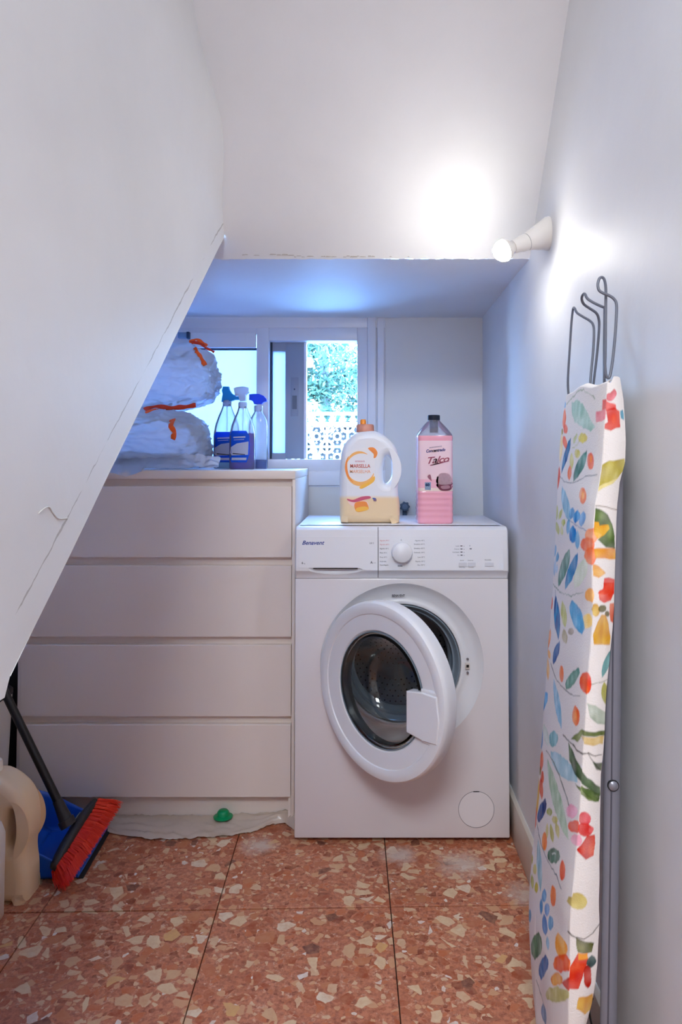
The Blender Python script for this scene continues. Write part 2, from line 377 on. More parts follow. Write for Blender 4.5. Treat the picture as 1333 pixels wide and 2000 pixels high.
# left wall: side of the staircase, ends in a sloping edge with a rounded bead
def bow(y, z): return .030 * math.exp(-((z - 1.80) / .11) ** 2) * max(0, min(1, (y - 1.0) / .6)) ** 1.5
vs, fs = [], []
NY, NZ = 70, 60; y0, y1 = -.02, 1.788
def top(y): return min(2.53, SZ0 + (y - SY0) * SL + .01)
def bot_(y): return uz(max(y, .739)) if y >= .739 else 0.0
ys = sorted(set([y0, .4995, .5, .7235, .739] + [y0 + (y1 - y0) * i / NY for i in range(NY + 1)]))
for y in ys:
    b, t = (uz(y) if y >= .739 else (.818 if y >= .5 else 0.0)), top(y)
    for j in range(NZ + 1):
        k = j / NZ; k = k ** 1.4; z = b + (t - b) * k; off = 0
        vs.append((XL + bow(y, z) + .0025 * noise.noise(Vector((y * 3, z * 3, 9))), y, z))
n = NZ + 1
for i in range(len(ys) - 1):
    for j in range(NZ): a = i * n + j; fs.append((a, a + 1, a + n + 1, a + n))
lw = struct(pydata('wall_left', vs, fs, M_STAIRWALL, None, True))
# rounded bead and underside of the stairs
vs, fs = [], []; prof = [(0, 0), (-.003, .0008), (-.4, .001), (UX - XL, .001)]
yy = [.739 + (1.788 - .739) * i / 40 for i in range(41)]
for y in yy:
    for dx, dz in prof: vs.append((XL + dx, y, uz(y) + dz * .8))
k = len(prof)
for i in range(40):
    for j in range(k - 1): a = i * k + j; fs.append((a, a + k, a + k + 1, a + 1))
pydata('stair_underside', vs, fs, M_STAIRWALL, lw, True)
vs = [(XL, 1.788, 1.602), (XL, 1.788, 1.65), (XL - .06, 1.83, 1.64), (XL - .045, 1.832, ZS), (XL - .004, 1.80, 1.592), (UX, 1.788, 1.594), (UX, 1.832, ZS), (UX, 1.84, 1.65)]
pydata('stair_end', vs, [(0, 1, 2, 3), (0, 3, 4), (4, 3, 6, 5)], M_STAIRWALL, lw)
sp_ = [(75, 1003), (88, 992), (97, 991), (104, 1002), (115, 1013), (132, 1012)]
sq_ = [at(a, b, 1) - Vector((0, 0, CAMH)) for a, b in sp_]
tube('scuff_mark', catmull([Vector((0, 0, CAMH)) + d * ((XL + .0012) / d.x) for d in sq_], 4), .0006, mat('scuff_grey', (202, 201, 199), .8), lw, n=6)
# closing face of the lower stair steps (near end of the space under the stairs) and its near jamb
box('stair_foot', UX, XL - .004, .40, .5, 0, .80, M_STAIRWALL, lw)
box('stair_mass', UX, XL - .012, -.02, .736, .818, 2.5, M_STAIRWALL, lw)
struct(box('wall_far_left', UX - .05, UX, .4, YB + .05, 0, 1.7, M_WALL))
# hall behind the camera
struct(box('wall_hall_left', -1.85, -1.80, -2.85, -.02, 0, 2.55, M_WALL)); struct(box('wall_hall_right', 1.80, 1.85, -2.85, -.02, 0, 2.55, M_WALL))
struct(box('wall_hall_back', -1.85, 1.85, -2.90, -2.85, 0, 2.55, M_WALL)); struct(box('trim_5', -1.85, 1.85, -2.9, -.02, 2.50, 2.56, M_WALL))
struct(box('wall_front_left', -1.85, XL, -.02, .0, 0, 2.55, M_WALL)); struct(box('wall_front_right', XR, 1.85, -.02, .0, 0, 2.55, M_WALL))
# baseboard on the right wall
struct(box('baseboard_right', XR - .012, XR + .005, .0, YB, 0, .112, M_BASEB, bev=.003))

# back wall and window
def Xb(px, y=YB): return at(px, 900, y).x
def Zb(py, y=YB): return at(700, py, y).z
wx1 = Xb(753); zt = ZS; zf0 = Zb(919); zsill = Zb(951)
M_PVC = mat('white_aluminium_frame', (222, 226, 234), .28, spec=.5)
M_SASH = mat('grey_blue_sash', (150, 160, 176), .35)
M_DARK = mat('dark_rubber', (40, 62, 88), .6)
M_PANEL = mat('off_white_panel', (214, 216, 216), .45, var=.03, bump=.1, bscale=40)
bm = bmesh.new(); bx(bm, wx1, XR + .02, YB, YB + .12, 0, ZS + .02); bx(bm, UX, wx1, YB, YB + .12, 0, zsill)
struct(obj('wall_back', bm, M_PANEL))
win = struct(bpy.data.objects.new('window_1', None)); COL.objects.link(win); win.location = (0, 0, 0)
fx = UX
bm = bmesh.new()
bx(bm, fx, wx1, YB - .004, YB + .09, Zb(641), ZS + .01, .002)                 # head
bx(bm, fx, Xb(502), YB - .003, YB + .06, Zb(652), Zb(640), .0)
bx(bm, Xb(717), wx1, YB + .004, YB + .09, zf0, ZS, 0)
bx(bm, fx, Xb(753), YB - .003, YB + .09, zf0, Zb(897), .002)                  # lower rail
bx(bm, Xb(718), Xb(735), YB - .012, YB + .09, zf0, ZS, .004, 3)
bx(bm, Xb(737), Xb(751), YB - .006, YB + .09, zf0, ZS, .004, 3)
bx(bm, fx, wx1, YB - .001, YB + .09, zsill, zf0, 0)
obj('window_frame', bm, M_PVC, win, True, auto=35)
bm = bmesh.new(); bx(bm, fx, Xb(664), YB - .010, YB, Zb(948), Zb(921), .002)
obj('sill_strip', bm, M_PVC, win, True, auto=35)
bm = bmesh.new()
bx(bm, Xb(501), Xb(525), YB - .008, YB + .05, Zb(897), Zb(641), .002); bx(bm, Xb(698), Xb(718), YB - .008, YB + .06, Zb(897), Zb(641), .002)
bx(bm, Xb(525), Xb(698), YB - .0079, YB + .06, Zb(666), Zb(641), .002)
obj('sash_frame', bm, M_PVC, win, True, auto=35)
bm = bmesh.new(); bx(bm, fx, Xb(499), YB - .014, YB + .03, Zb(680), Zb(651), .003)
obj('sash_frame', bm, M_PVC, win, True, auto=35)
bm = bmesh.new()
ysh = YB + .035
bx(bm, Xb(555), Xb(592), ysh, ysh + .03, Zb(896), Zb(665), .002); bx(bm, Xb(524), Xb(556), ysh, ysh + .028, Zb(683), Zb(665)); bx(bm, Xb(524), Xb(556), ysh, ysh + .028, Zb(897), Zb(885))
obj('sliding_sash', bm, M_SASH, win, True, auto=35, label='grey sliding sash with a recessed pull')
box('sash_edge', Xb(592), Xb(597), ysh - .004, ysh + .03, Zb(896), Zb(665), M_PVC, win)
box('rubber_seal', Xb(525), Xb(529), ysh - .004, ysh + .02, Zb(896), Zb(665), M_DARK, win); box('rubber_seal', fx, Xb(500), YB + .005, YB + .02, Zb(683), Zb(679.5), M_DARK, win)
box('pull_plate', Xb(566), Xb(581), ysh - .002, ysh + .001, Zb(812), Zb(735), mat('pull_plate_grey', (140, 150, 166), .4), win, bev=.0008)
box('pull_slot', Xb(569), Xb(578), ysh - .003, ysh, Zb(798), Zb(771), mat('pull_slot_grey', (96, 106, 120), .5), win)
box('pull_screw', Xb(572), Xb(574.5), ysh - .003, ysh, Zb(760), Zb(757), M_DARK, win)
def frost():
    m = film('frosted_glass', (176, 180, 196), .95, .35, .85); return m
M_FROST = frost()
box('frosted_pane', Xb(527), Xb(556), ysh + .012, ysh + .016, Zb(886), Zb(682), M_FROST, win)
box('frosted_pane', fx, Xb(500), YB + .02, YB + .024, Zb(898), Zb(681), M_FROST, win)
def clear_glass(name='clear_glass'):
    m = bpy.data.materials.new(name); m.use_nodes = True; nt = m.node_tree; N = nt.nodes; L = nt.links; N.clear()
    o = N.new('ShaderNodeOutputMaterial'); t = N.new('ShaderNodeBsdfTransparent'); g = N.new('ShaderNodeBsdfGlossy'); g.inputs['Roughness'].default_value = .02; f = N.new('ShaderNodeFresnel'); f.inputs[0].default_value = 1.35
    x = N.new('ShaderNodeMixShader'); t.inputs[0].default_value = (.97, .99, 1, 1); L.new(f.outputs[0], x.inputs[0]); L.new(t.outputs[0], x.inputs[1]); L.new(g.outputs[0], x.inputs[2]); L.new(x.outputs[0], o.inputs[0]); return m
M_GLASS = clear_glass()
box('clear_pane', Xb(596), Xb(699), ysh + .03, ysh + .034, Zb(897), Zb(665), M_GLASS, win)
# small latch peeping out above the bags
box('window_latch', Xb(350), Xb(367), YB - .035, YB - .012, Zb(663), Zb(652), mat('latch_blue_grey', (120, 150, 180), .4), win, bev=.002)
box('latch_end', Xb(367), Xb(372), YB - .036, YB - .011, Zb(664), Zb(651), M_DARK, win, bev=.001)

# ------------------------------------------------------------------ things
WORLD = []                                                   # things whose parts are written in room coordinates
def wthing(name, label, cat, loc, group=None):
    o = thing(name, label, cat, loc, 0, group); WORLD.append(o); return o

# --- chest of drawers
M_DRES = mat('white_melamine', (230, 217, 207), .42, var=.03, bump=.05, bscale=60)
DX0, DX1, DY = -1.015, -.2135, 2.125
def Zd(py): return at(400, py, DY).z
dr = wthing('chest_of_drawers', 'white four-drawer chest under the stairs, left of the washing machine', 'chest', (-.614, 2.36, 0))
box('top_panel', DX0, DX1, DY - .002, 2.60, Zd(935.5), Zd(919), M_DRES, dr, bev=.001)
box('side_panel', DX1 - .009, DX1, DY + .001, 2.60, 0, Zd(936), M_DRES, dr, bev=.0008); box('side_panel', DX0, DX0 + .009, DY + .001, 2.60, 0, Zd(936), M_DRES, dr, bev=.0008)
box('back_panel', DX0 + .009, DX1 - .009, 2.585, 2.599, .01, Zd(936), M_DRES, dr)
box('plinth', DX0 + .009, DX1 - .010, DY + .035, DY + .05, 0, Zd(1558) + .02, M_DRES, dr)
box('foot_block', DX1 - .018, DX1 - .010, DY + .006, DY + .03, 0, Zd(1556), M_DRES, dr)
for a, b in ((950, 1088.5), (1105, 1243.5), (1260, 1399), (1415.5, 1556.5)):
    zt, zb = Zd(a), Zd(b)
    pr = [(DY, zb), (DY, zt - .0015), (DY + .0015, zt), (DY + .019, zt + .0003), (DY + .0192, zt + .001), (DY + .0192, zt + .0235), (DY + .026, zt + .0235), (DY + .026, zb + .002), (DY + .008, zb)]
    x0, x1 = DX0 + .0095, DX1 - .0105; k = len(pr)
    vs = [(x0, y, z) for y, z in pr] + [(x1, y, z) for y, z in pr]
    fs = [(i, (i + 1) % k, (i + 1) % k + k, i + k) for i in range(k)] + [tuple(range(k))[::-1], tuple(range(k, 2 * k))]
    pydata('drawer', vs, fs, M_DRES, dr)

# --- washing machine
M_WM = mat('white_enamel', (222, 217, 219), .28, coat=.3, var=.02)
M_WP = mat('white_plastic', (224, 224, 228), .32)
M_KGREY = mat('blue_grey_rubber', (120, 134, 146), .5)
M_BLACK = mat('matt_black', (18, 18, 20), .6)
M_INK = mat('dark_ink', (84, 84, 92), .7); M_REDINK = mat('red_ink', (206, 120, 124), .7); M_BLUEINK = mat('blue_ink', (24, 56, 140), .6)
WX0, WX1, WY = -.2035, .3885, 2.03; CXW, CZW = .0925, .482
wm = wthing('washing_machine', 'white front-loading washing machine with its round door hanging open', 'washing machine', (.0925, 2.22, 0))
body = box('body', WX0, WX1, WY, 2.43, .014, .722, M_WM, wm, bev=.004)
boolean(body, lathe('cutter', [(0, 2.0), (.2262, 2.0), (.2262, 2.062), (.165, 2.062), (.165, 2.112), (.2372, 2.112), (.2372, 2.405), (0, 2.405)], None, n=96, M=Matrix.Translation((CXW, 0, CZW)) @ Matrix.Rotation(-PI / 2, 4, 'X')))
box('upper_shell', WX0 + .002, WX1 - .002, 2.075, 2.43, .7225, .838, M_WM, wm, bev=.002)
box('lid', WX0 - .0005, WX1 + .0005, 2.05, 2.44, .8385, .8645, M_WP, wm, bev=.008, seg=4)
box('lid_inset', WX0 + .02, WX1 - .02, 2.10, 2.42, .862, .8655, M_WP, wm, bev=.0012)
MY = Matrix.Translation((CXW, WY, CZW)) @ Matrix.Rotation(-PI / 2, 4, 'X')
lathe('porthole_surround', [(.2258, -.0008), (.2235, .0005), (.219, .006), (.205, .0125), (.190, .017), (.180, .019), (.1765, .0165), (.171, .0150), (.1665, .0165), (.1645, .022), (.164, .05), (.170, .05), (.225, .03)], M_WP, wm, n=96, M=MY, auto=50, close=True)
lathe('door_gasket', [(.1635, .020), (.1605, .0185), (.157, .022), (.155, .034), (.150, .040), (.146, .040), (.143, .050), (.147, .060), (.141, .070), (.136, .085), (.140, .098), (.162, .10)], M_KGREY, wm, n=96, M=MY)
M_DRUM = mat('steel_drum', (178, 178, 184), .32, metal=.9, var=.2, vscale=4)
drum = lathe('drum', [(.139, .099), (.145, .101), (.225, .110), (.233, .118), (.235, .13), (.235, .33), (.228, .345), (.12, .352), (.10, .345), (0, .342)], M_DRUM, wm, n=96, M=MY)
bm = bmesh.new()
for i in range(9):
    for k in range(96):
        a = 2 * PI * (k + .5 * (i % 2)) / 96
        if k % 32 < 4: continue
        c = Vector((math.cos(a) * .2343, math.sin(a) * .2343, .145 + i * .0215)); tx = Vector((-math.sin(a), math.cos(a), 0))
        bm.faces.new([bm.verts.new(c + tx * .0032 * math.cos(t) + Vector((0, 0, .0032 * math.sin(t)))) for t in [PI / 3 * q for q in range(6)]])
for i in range(1, 13):
    for k in range(i * 6):
        a = 2 * PI * k / (i * 6); r = .0175 * i
        if .09 < r < .13: continue
        z = .3405 if r < .1 else .3435
        bm.faces.new([bm.verts.new((r * math.cos(a) + .003 * math.cos(t), r * math.sin(a) + .003 * math.sin(t), z)) for t in [PI / 3 * q for q in range(6)]])
bmesh.ops.transform(bm, matrix=MY, verts=bm.verts[:])
dh = obj('drum_holes', bm, M_BLACK, drum); dh['kind'] = 'stuff'
for k in range(3):
    a = -PI / 2 + .5 + k * 2 * PI / 3
    vs = []
    for z in (.14, .33):
        for da, r in ((-.17, .2345), (-.07, .205), (.0, .196), (.07, .205), (.17, .2345)): vs.append(MY @ Vector((math.cos(a + da) * r, math.sin(a + da) * r, z)))
    pydata('paddle', vs, [(i, i + 1, i + 6, i + 5) for i in range(4)] + [(0, 1, 2, 3, 4), (9, 8, 7, 6, 5)], mat('paddle_grey', (150, 152, 156), .3, metal=.3), drum, True)
# door lock in the surround
lx, lz = at(915, 1303, WY).x, at(915, 1303, WY).z
box('lock_plate', lx - .006, lx + .006, WY + .010, WY + .018, lz - .009, lz + .008, mat('cream_lock', (206, 196, 186), .4), wm, bev=.001)
box('lock_slot', lx - .0038, lx + .0036, WY + .0094, WY + .0105, lz - .004, lz + .0035, M_BLACK, wm)
for dz in (.019, -.019): lathe('screw', [(0, -.0015), (.003, -.001), (.0036, .002), (0, .002)], mat('zinc', (150, 150, 156), .3, metal=.8), wm, n=14, M=Matrix.Translation((lx, WY + .0105, lz + dz)) @ Matrix.Rotation(-PI / 2, 4, 'X'))
# control panel and detergent drawer share one moulded profile
def fy(z): return WY - .014 + (z - .745) * .085
pr = [(WY + .05, .8645), (WY + .016, .8645), (WY + .006, .8625), (fy(.85) + .001, .856), (fy(.845), .846), (fy(.75), .7495), (fy(.745) + .0015, .744), (fy(.745) + .009, .736), (WY - .001, .7285), (WY + .0005, .7225), (WY + .05, .7225)]
def fascia(name, x0, x1, r0, r1):
    vs, fs = [], []; k = len(pr); N = 24
    xs = [x0 + (x1 - x0) * i / N for i in range(N + 1)]
    if r0: xs = [x0, x0 + .0012, x0 + .004] + xs[1:]
    if r1: xs = xs[:-1] + [x1 - .004, x1 - .0012, x1]
    for x in xs:
        d = max(0, 1 - (x - x0) / .005) if r0 else 0; e = max(0, 1 - (x1 - x) / .005) if r1 else 0; q = max(d, e) ** 2 * .006
        for i, (y, z) in enumerate(pr): vs.append((x, y + (q if 0 < i < 10 else 0), z - (q * .5 if i < 4 else 0)))
    for a in range(len(xs) - 1):
        for i in range(k): j = (i + 1) % k; fs.append((a * k + i, a * k + j, (a + 1) * k + j, (a + 1) * k + i))
    fs += [tuple(range(k))[::-1], tuple((len(xs) - 1) * k + i for i in range(k))]
    return pydata(name, vs, fs, M_WP, wm, True, auto=32)
xsep = at(739, 1080, WY).x
cp = fascia('control_panel', xsep + .0008, WX1, False, True)
dd = fascia('detergent_drawer', WX0, xsep - .0008, True, False)
sx = at(656, 1108, WY).x; bm = bmesh.new(); bmesh.ops.create_uvsphere(bm, u_segments=48, v_segments=24, radius=1)
bmesh.ops.transform(bm, matrix=Matrix.Translation((sx, fy(.745) - .006, .7505)) @ Matrix.Diagonal((.078, .022, .026, 1)), verts=bm.verts[:])
boolean(dd, obj('cutter', bm)); dd.name = 'detergent_drawer'
box('shadow_gap', xsep - .0008, xsep + .0008, WY + .002, WY + .05, .724, .862, M_BLACK, wm)
def plate(name, x0, x1, z0, z1, m, parent, th=.0012, pts=None):
    pts = pts or [(x0, z0), (x1, z0), (x1, z1), (x0, z1)]; k = len(pts)
    vs = [(x, fy(z) - th, z) for x, z in pts] + [(x, fy(z) + .002, z) for x, z in pts]
    return pydata(name, vs, [tuple(range(k))] + [tuple(range(k, 2 * k))[::-1]] + [(i, (i + 1) % k, (i + 1) % k + k, i + k) for i in range(k)], m, parent)
def wz(py): return at(785, py, WY).z
def wx(px): return at(px, 1080, WY).x
zt, zb, zb2 = wz(1048), wz(1107.5), wz(1112.5)
plate('front_plate', 0, 0, 0, 0, M_WP, dd, pts=[(wx(586), zb), (wx(701), zb), (wx(708), (zb + zb2) / 2), (wx(716), zb2), (xsep - .0012, zb2), (xsep - .0012, zt), (wx(586), zt)])
plate('front_plate', xsep + .0012, wx(982), zb2, zt, M_WP, cp)
box('grip_slit', wx(613), wx(699), fy(zb) - .0005, fy(zb) + .004, zb - .0032, zb - .0004, M_BLACK, dd)
TR = (PI / 2 - .085, 0, 0)
def ptext(s, px, py, h, width, m, parent, bold=0, shear=0, align='LEFT', name='lettering'):
    z = wz(py) - h * .36; return text(name, s, h, m, parent, (wx(px), fy(z) - .0014, z), width, shear, bold, TR, align, thick=.00012)
ptext('Benavent', 590.5, 1059, .0155, .062, M_BLUEINK, dd, .0003, .35)
ptext('LBI 5', 722, 1060, .006, .012, M_INK, dd); ptext('6', 590.5, 1098, .0085, None, M_INK, dd, .0002); ptext('kg', 594.5, 1099, .0045, None, M_INK, dd); ptext('A', 724, 1097, .009, None, M_INK, dd, .0003); ptext('+++', 729, 1098, .0045, None, M_INK, dd)
for i, (s, m) in enumerate([('Algodón 90°C', M_REDINK), ('Algodón 60°C', M_REDINK), ('Algodón 40°C', M_INK), ('Mixto 40°C', M_INK), ('Mixto 30°C', M_INK), ('Aclarado', M_INK), ('Centrifugado', M_INK)]):
    ptext(s, 742, (1055, 1062.5, 1070.5, 1078.5, 1087, 1095, 1102)[i], .0048, (.027, .027, .025, .02, .02, .018, .024)[i], m, cp)
for i, s in enumerate(['Algodón 40°C', 'Sintético 60°C', 'Sintético 40°C', 'Delicado 30°C', 'Lana 30°C', 'Rápido 30°C', 'Eco 20°C']):
    t = ptext(s, 830, (1055, 1062, 1070, 1078, 1087, 1095, 1102)[i], .0048, (.027, .03, .03, .03, .02, .026, .02)[i], M_INK, cp, align='RIGHT')
ptext('0', 783, 1054, .006, None, M_INK, cp); ptext('PROGRAMA', 777, 1104, .0045, .013, M_INK, cp, .0002)
for i, s in enumerate(['Lavado', 'Aclarado', 'Centrifugado', 'Fin']): ptext(s, 897, 1065.5 + i * 5.9, .0042, (.010, .014, .019, .005)[i], M_INK, cp, align='RIGHT')
def led(px, py, w=4, h=1.8, m=M_INK): plate('indicator', wx(px - w / 2), wx(px + w / 2), wz(py + h / 2), wz(py - h / 2), m, cp, th=.0018)
for i in range(4): led(901, 1065.5 + i * 5.9); ptext('o', 905, 1065.5 + i * 5.9, .005, None, M_INK, cp)
led(919, 1071); ptext('8', 916.5, 1065, .005, None, M_INK, cp)
ptext('Inicio', 898, 1093, .0042, .010, M_INK, cp); ptext('Opciones', 913, 1093, .0042, .015, M_INK, cp); ptext('Encendido', 946, 1092, .0042, .017, M_INK, cp)
M_BTN = mat('button_white', (206, 206, 212), .4)
for a, b in ((895.5, 911), (913, 928), (946, 963)): plate('button', wx(a), wx(b), wz(1104.5), wz(1097), M_BTN, cp, th=.003)
ptext('Marcha', 896, 1106.5, .0036, .016, M_INK, cp); ptext('Función', 914, 1106.5, .0036, .014, M_INK, cp)
kz = wz(1078); KM = Matrix.Translation((wx(785), fy(kz) - .001, kz)) @ Matrix.Rotation(PI / 2 - .085, 4, 'X')
lathe('dial', [(.0295, 0), (.0300, .003), (.0285, .005), (.0275, .016), (.0268, .0205), (.0245, .0225), (0, .0232)], M_WP, cp, n=64, M=KM)
# filter cover, feet
fc = at(931, 1581, WY)
lathe('filter_cover', [(0, -.0008), (.0478, -.0008), (.0486, .001)], M_WM, wm, n=64, M=Matrix.Translation((fc.x, WY, fc.z)) @ Matrix.Rotation(-PI / 2, 4, 'X'))
lathe('filter_cover_gap', [(.0486, -.0004), (.0494, -.0004), (.0494, .001), (.0486, .001)], M_INK, wm, n=64, close=True, M=Matrix.Translation((fc.x, WY, fc.z)) @ Matrix.Rotation(-PI / 2, 4, 'X'))
box('filter_notch', fc.x - .008, fc.x + .008, WY - .0012, WY, fc.z + .0472, fc.z + .0492, M_BLACK, wm)
for x in (WX0 + .05, WX1 - .05):
    for y in (2.08, 2.38): lathe('foot', [(0, 0), (.022, 0), (.022, .006), (.012, .010), (.012, .02), (0, .02)], M_BLACK, wm, n=24, M=Matrix.Translation((x, y, 0)))
text('lettering', 'BENAVENT', .008, M_INK, wm, (at(766, 1163, WY).x, WY + .0065, at(766, 1166, WY).z), .036, 0, .0003, thick=.0004)
# the open door: local x runs from the hinge, local y up, local z outwards
th = math.radians(45); uu = Vector((math.cos(th), -math.sin(th), 0)); nn = Vector((-math.sin(th), -math.cos(th), 0)); DS = .953
door = lathe('door', [(.226, -.040), (.2325, -.034), (.2345, -.018), (.2340, -.004), (.2325, .0025), (.2285, .0068), (.221, .0088), (.210, .0084), (.2015, .0062), (.1995, .0034), (.175, .0026), (.158, .001), (.1535, -.003), (.1515, -.010), (.1512, -.036), (.156, -.040)], M_WP, wm, n=128, close=True, auto=32)
c = Vector((-.130, WY - .003, .466)) + uu * .2345 * DS
door.matrix_local = Matrix(((uu.x, 0, nn.x, c.x), (uu.y, 0, nn.y, c.y), (uu.z, 1, nn.z, c.z), (0, 0, 0, 1))) @ Matrix.Diagonal((DS, DS, 1, 1))
M_BOWL = mat('thick_glass', (236, 244, 244), .02, trans=1.0, ior=1.45)
go = [(.1508, -.006), (.147, -.007), (.1425, -.016), (.138, -.035), (.131, -.062), (.118, -.086), (.095, -.102), (.05, -.112), (0, -.115)]
gi = [(0, -.109), (.048, -.106), (.091, -.097), (.113, -.082), (.1255, -.060), (.1325, -.034), (.137, -.014), (.140, -.001), (.1508, -.001)]
lathe('glass_bowl', go + gi, M_BOWL, door, n=96, close=True, auto=60, label='clear domed glass')
lathe('glass_seal', [(.1505, .0005), (.1528, .0005), (.1528, -.006), (.1505, -.006)], M_KGREY, door, n=96, close=True)
HM = Matrix.Rotation(-PI / 2, 4, 'X')
slab2d('handle', [[(.106, .024), (.160, .032), (.206, .030), (.214, -.028), (.206, -.086), (.160, -.088), (.106, -.080)]], .030, .0035, M_WP, door, M=Matrix.Translation((0, 0, -.0035)) @ HM, bez=False)
slab2d('handle_ramp', [[(.150, .038), (.206, .042), (.216, -.028), (.206, -.098), (.150, -.094)]], .012, .005, M_WP, door, M=Matrix.Translation((0, 0, .001)) @ HM, bez=False)
box('hinge', -.2345, -.212, -.03, .03, -.036, -.028, M_WP, door, bev=.002)

# --- detergent jugs (same moulding)
JS = 2.753e-4
JO = [(76, 1180), (70, 1100), (68, 900), (70, 700), (76, 560), (88, 450), (115, 370), (160, 310), (205, 268), (245, 240), (330, 225), (425, 222), (470, 232), (540, 268), (610, 325), (660, 390), (690, 470), (707, 580), (706, 690), (694, 760), (688, 830), (693, 900), (704, 980), (708, 1100), (702, 1180), (690, 1194), (560, 1196), (390, 1196), (220, 1196), (92, 1194)]
JH = [(548, 505), (572, 484), (602, 502), (632, 560), (644, 640), (628, 705), (592, 765), (556, 782), (534, 745), (531, 620)]
def jp(x, y): return ((x - 390) * JS, (1196 - y) * JS)
def jug(label, loc, level, shell, liquid, rz=0, k=1.0):
    t = thing('detergent_jug', label, 'bottle', loc, rz)
    D = .088
    slab2d('body', [[jp(*p) for p in JO], [jp(*p) for p in JH]], D, .022, shell, t, res=5)
    yl = level
    lo = [(max(80, min(697, x)), y) for x, y in JO if y > yl + 6]
    L_ = [p for p in lo if p[0] < 390]; R_ = [p for p in lo if p[0] >= 390]
    lq = [(82, 1188), (78, 1100), (78, yl)] + [(390, yl)] + [(684, yl), (694, 980 if yl < 980 else yl + 5), (698, 1100), (692, 1188)] if yl < 1190 else None
    if lq: slab2d('liquid', [[jp(*p) for p in lq]], D - .034, .012, liquid, t, bez=False)
    cx = (338 - 390) * JS
    lathe('neck', [(.021, .255), (.021, .272), (.019, .274)], shell, t, n=32, loc=(cx, 0, 0))
    return t, cx
M_JSHELL = mat('milky_plastic', (240, 242, 248), .38, sss=.35, alpha=.93)
jn_, jk_ = M_JSHELL.node_tree.nodes, M_JSHELL.node_tree.links
jc_, js_, jr_ = jn_.new('ShaderNodeTexCoord'), jn_.new('ShaderNodeSeparateXYZ'), jn_.new('ShaderNodeValToRGB')      # cream where the liquid stands
jr_.color_ramp.elements[0].position = .072; jr_.color_ramp.elements[0].color = lin((250, 222, 182)); jr_.color_ramp.elements[1].position = .080; jr_.color_ramp.elements[1].color = lin((240, 242, 248))
jk_.new(jc_.outputs['Object'], js_.inputs[0]); jk_.new(js_.outputs['Z'], jr_.inputs[0]); jk_.new(jr_.outputs[0], jn_['Principled BSDF'].inputs['Base Color'])
M_JLIQ = mat('cream_liquid', (252, 216, 162), .5, sss=.3)
jg, cx = jug('milky detergent jug with orange swirl label, a third full', (at(723, 1024, 2.16).x, 2.16, .8668), 915, M_JSHELL, M_JLIQ)
M_PEACH = film('peach_plastic', (255, 178, 150), .9, .3, .4); M_OR = mat('orange_cap', (246, 150, 40), .4)
lathe('cap', [(0, .262), (.0265, .262), (.027, .264), (.0262, .285), (.024, .2885), (0, .2885)], M_PEACH, jg, n=40, loc=(cx, 0, 0), label='peach screw cap')
lathe('spout_nub', [(.0095, .288), (.0088, .299), (.0065, .3035), (0, .304)], M_OR, jg, n=24, loc=(cx - .006, 0, 0), label='orange nub on the cap')
JF = -.0442
def jl(pts): return [jp(*p) for p in pts]
M_SW1 = mat('print_orange', (250, 186, 108), .5); M_SW2 = mat('print_deep_orange', (244, 146, 70), .5); M_SW0 = mat('print_white', (236, 236, 240), .5); M_MAG = mat('print_magenta', (206, 90, 120), .5); M_YEL = mat('print_yellow', (252, 192, 80), .5)
lab = flat('label_print', [jl([(130, 480), (180, 440), (300, 405), (400, 400), (460, 430), (470, 480), (440, 520), (440, 700), (420, 780), (360, 820), (300, 835), (240, 820), (185, 800), (150, 740), (132, 640)])], M_SW0, jg, JF)
def arc(cx, cy, rx, ry, a0, a1, w0, w1, n=26):
    o, i = [], []
    for k in range(n + 1):
        t = k / n; a = math.radians(a0 + (a1 - a0) * t); w = w0 + (w1 - w0) * math.sin(PI * t)
        o.append((cx + (rx + w) * math.cos(a), cy + (ry + w) * math.sin(a))); i.append((cx + (rx - w) * math.cos(a), cy + (ry - w) * math.sin(a)))
    return jl(o + i[::-1])
flat('label_print', [arc(288, 615, 150, 165, -265 + 100, -60 + 0, 2, 14)], M_SW1, jg, JF - .0004, bez=False)
flat('label_print', [arc(288, 615, 152, 168, 20, 175, 3, 22)], M_SW1, jg, JF - .0005, bez=False)
flat('label_print', [arc(288, 600, 150, 190, 120, 215, 2, 13)], M_SW2, jg, JF - .0006, bez=False)
flat('label_print', [jl([(370, 405), (430, 400), (470, 450), (455, 500), (430, 510), (430, 470), (400, 440)])], M_SW2, jg, JF - .0007)
flat('label_print', [jl([(280, 815), (310, 832), (430, 760), (436, 700), (390, 750), (330, 780)])], M_YEL, jg, JF - .0007)
text('lettering', 'MARSELLA', .0145, mat('print_red', (206, 96, 84), .5), jg, (*[jp(180, 0)[0]], JF - .001, jp(0, 612)[1]), .058, 0, .0002, thick=.0001)
text('lettering', 'MARSELHA', .0135, mat('print_peach', (240, 176, 136), .5), jg, (jp(175, 0)[0], JF - .001, jp(0, 668)[1]), .060, 0, .0001, thick=.0001)
text('lettering', 'DETERGENTE', .0055, M_MAG, jg, (jp(232, 0)[0], JF - .001, jp(0, 552)[1]), .028, 0, 0, thick=.0001)
flat('label_print', [jl([(150, 940), (215, 950), (300, 918), (385, 912), (395, 935), (330, 950), (230, 975), (165, 962)])], M_MAG, jg, JF - .0004)
flat('label_print', [jl([(160, 965), (230, 978), (300, 962), (350, 965), (372, 1010), (230, 1020), (180, 1000)])], mat('print_pale_pink', (250, 214, 208), .5), jg, JF - .0003)
flat('label_print', [jl([(232, 985), (340, 968), (372, 1020), (365, 1055), (250, 1075)])], M_SW2, jg, JF - .0005)
flat('label_print', [jl([(245, 1040), (320, 1020), (368, 1030), (362, 1058), (255, 1076)])], M_YEL, jg, JF - .0006)
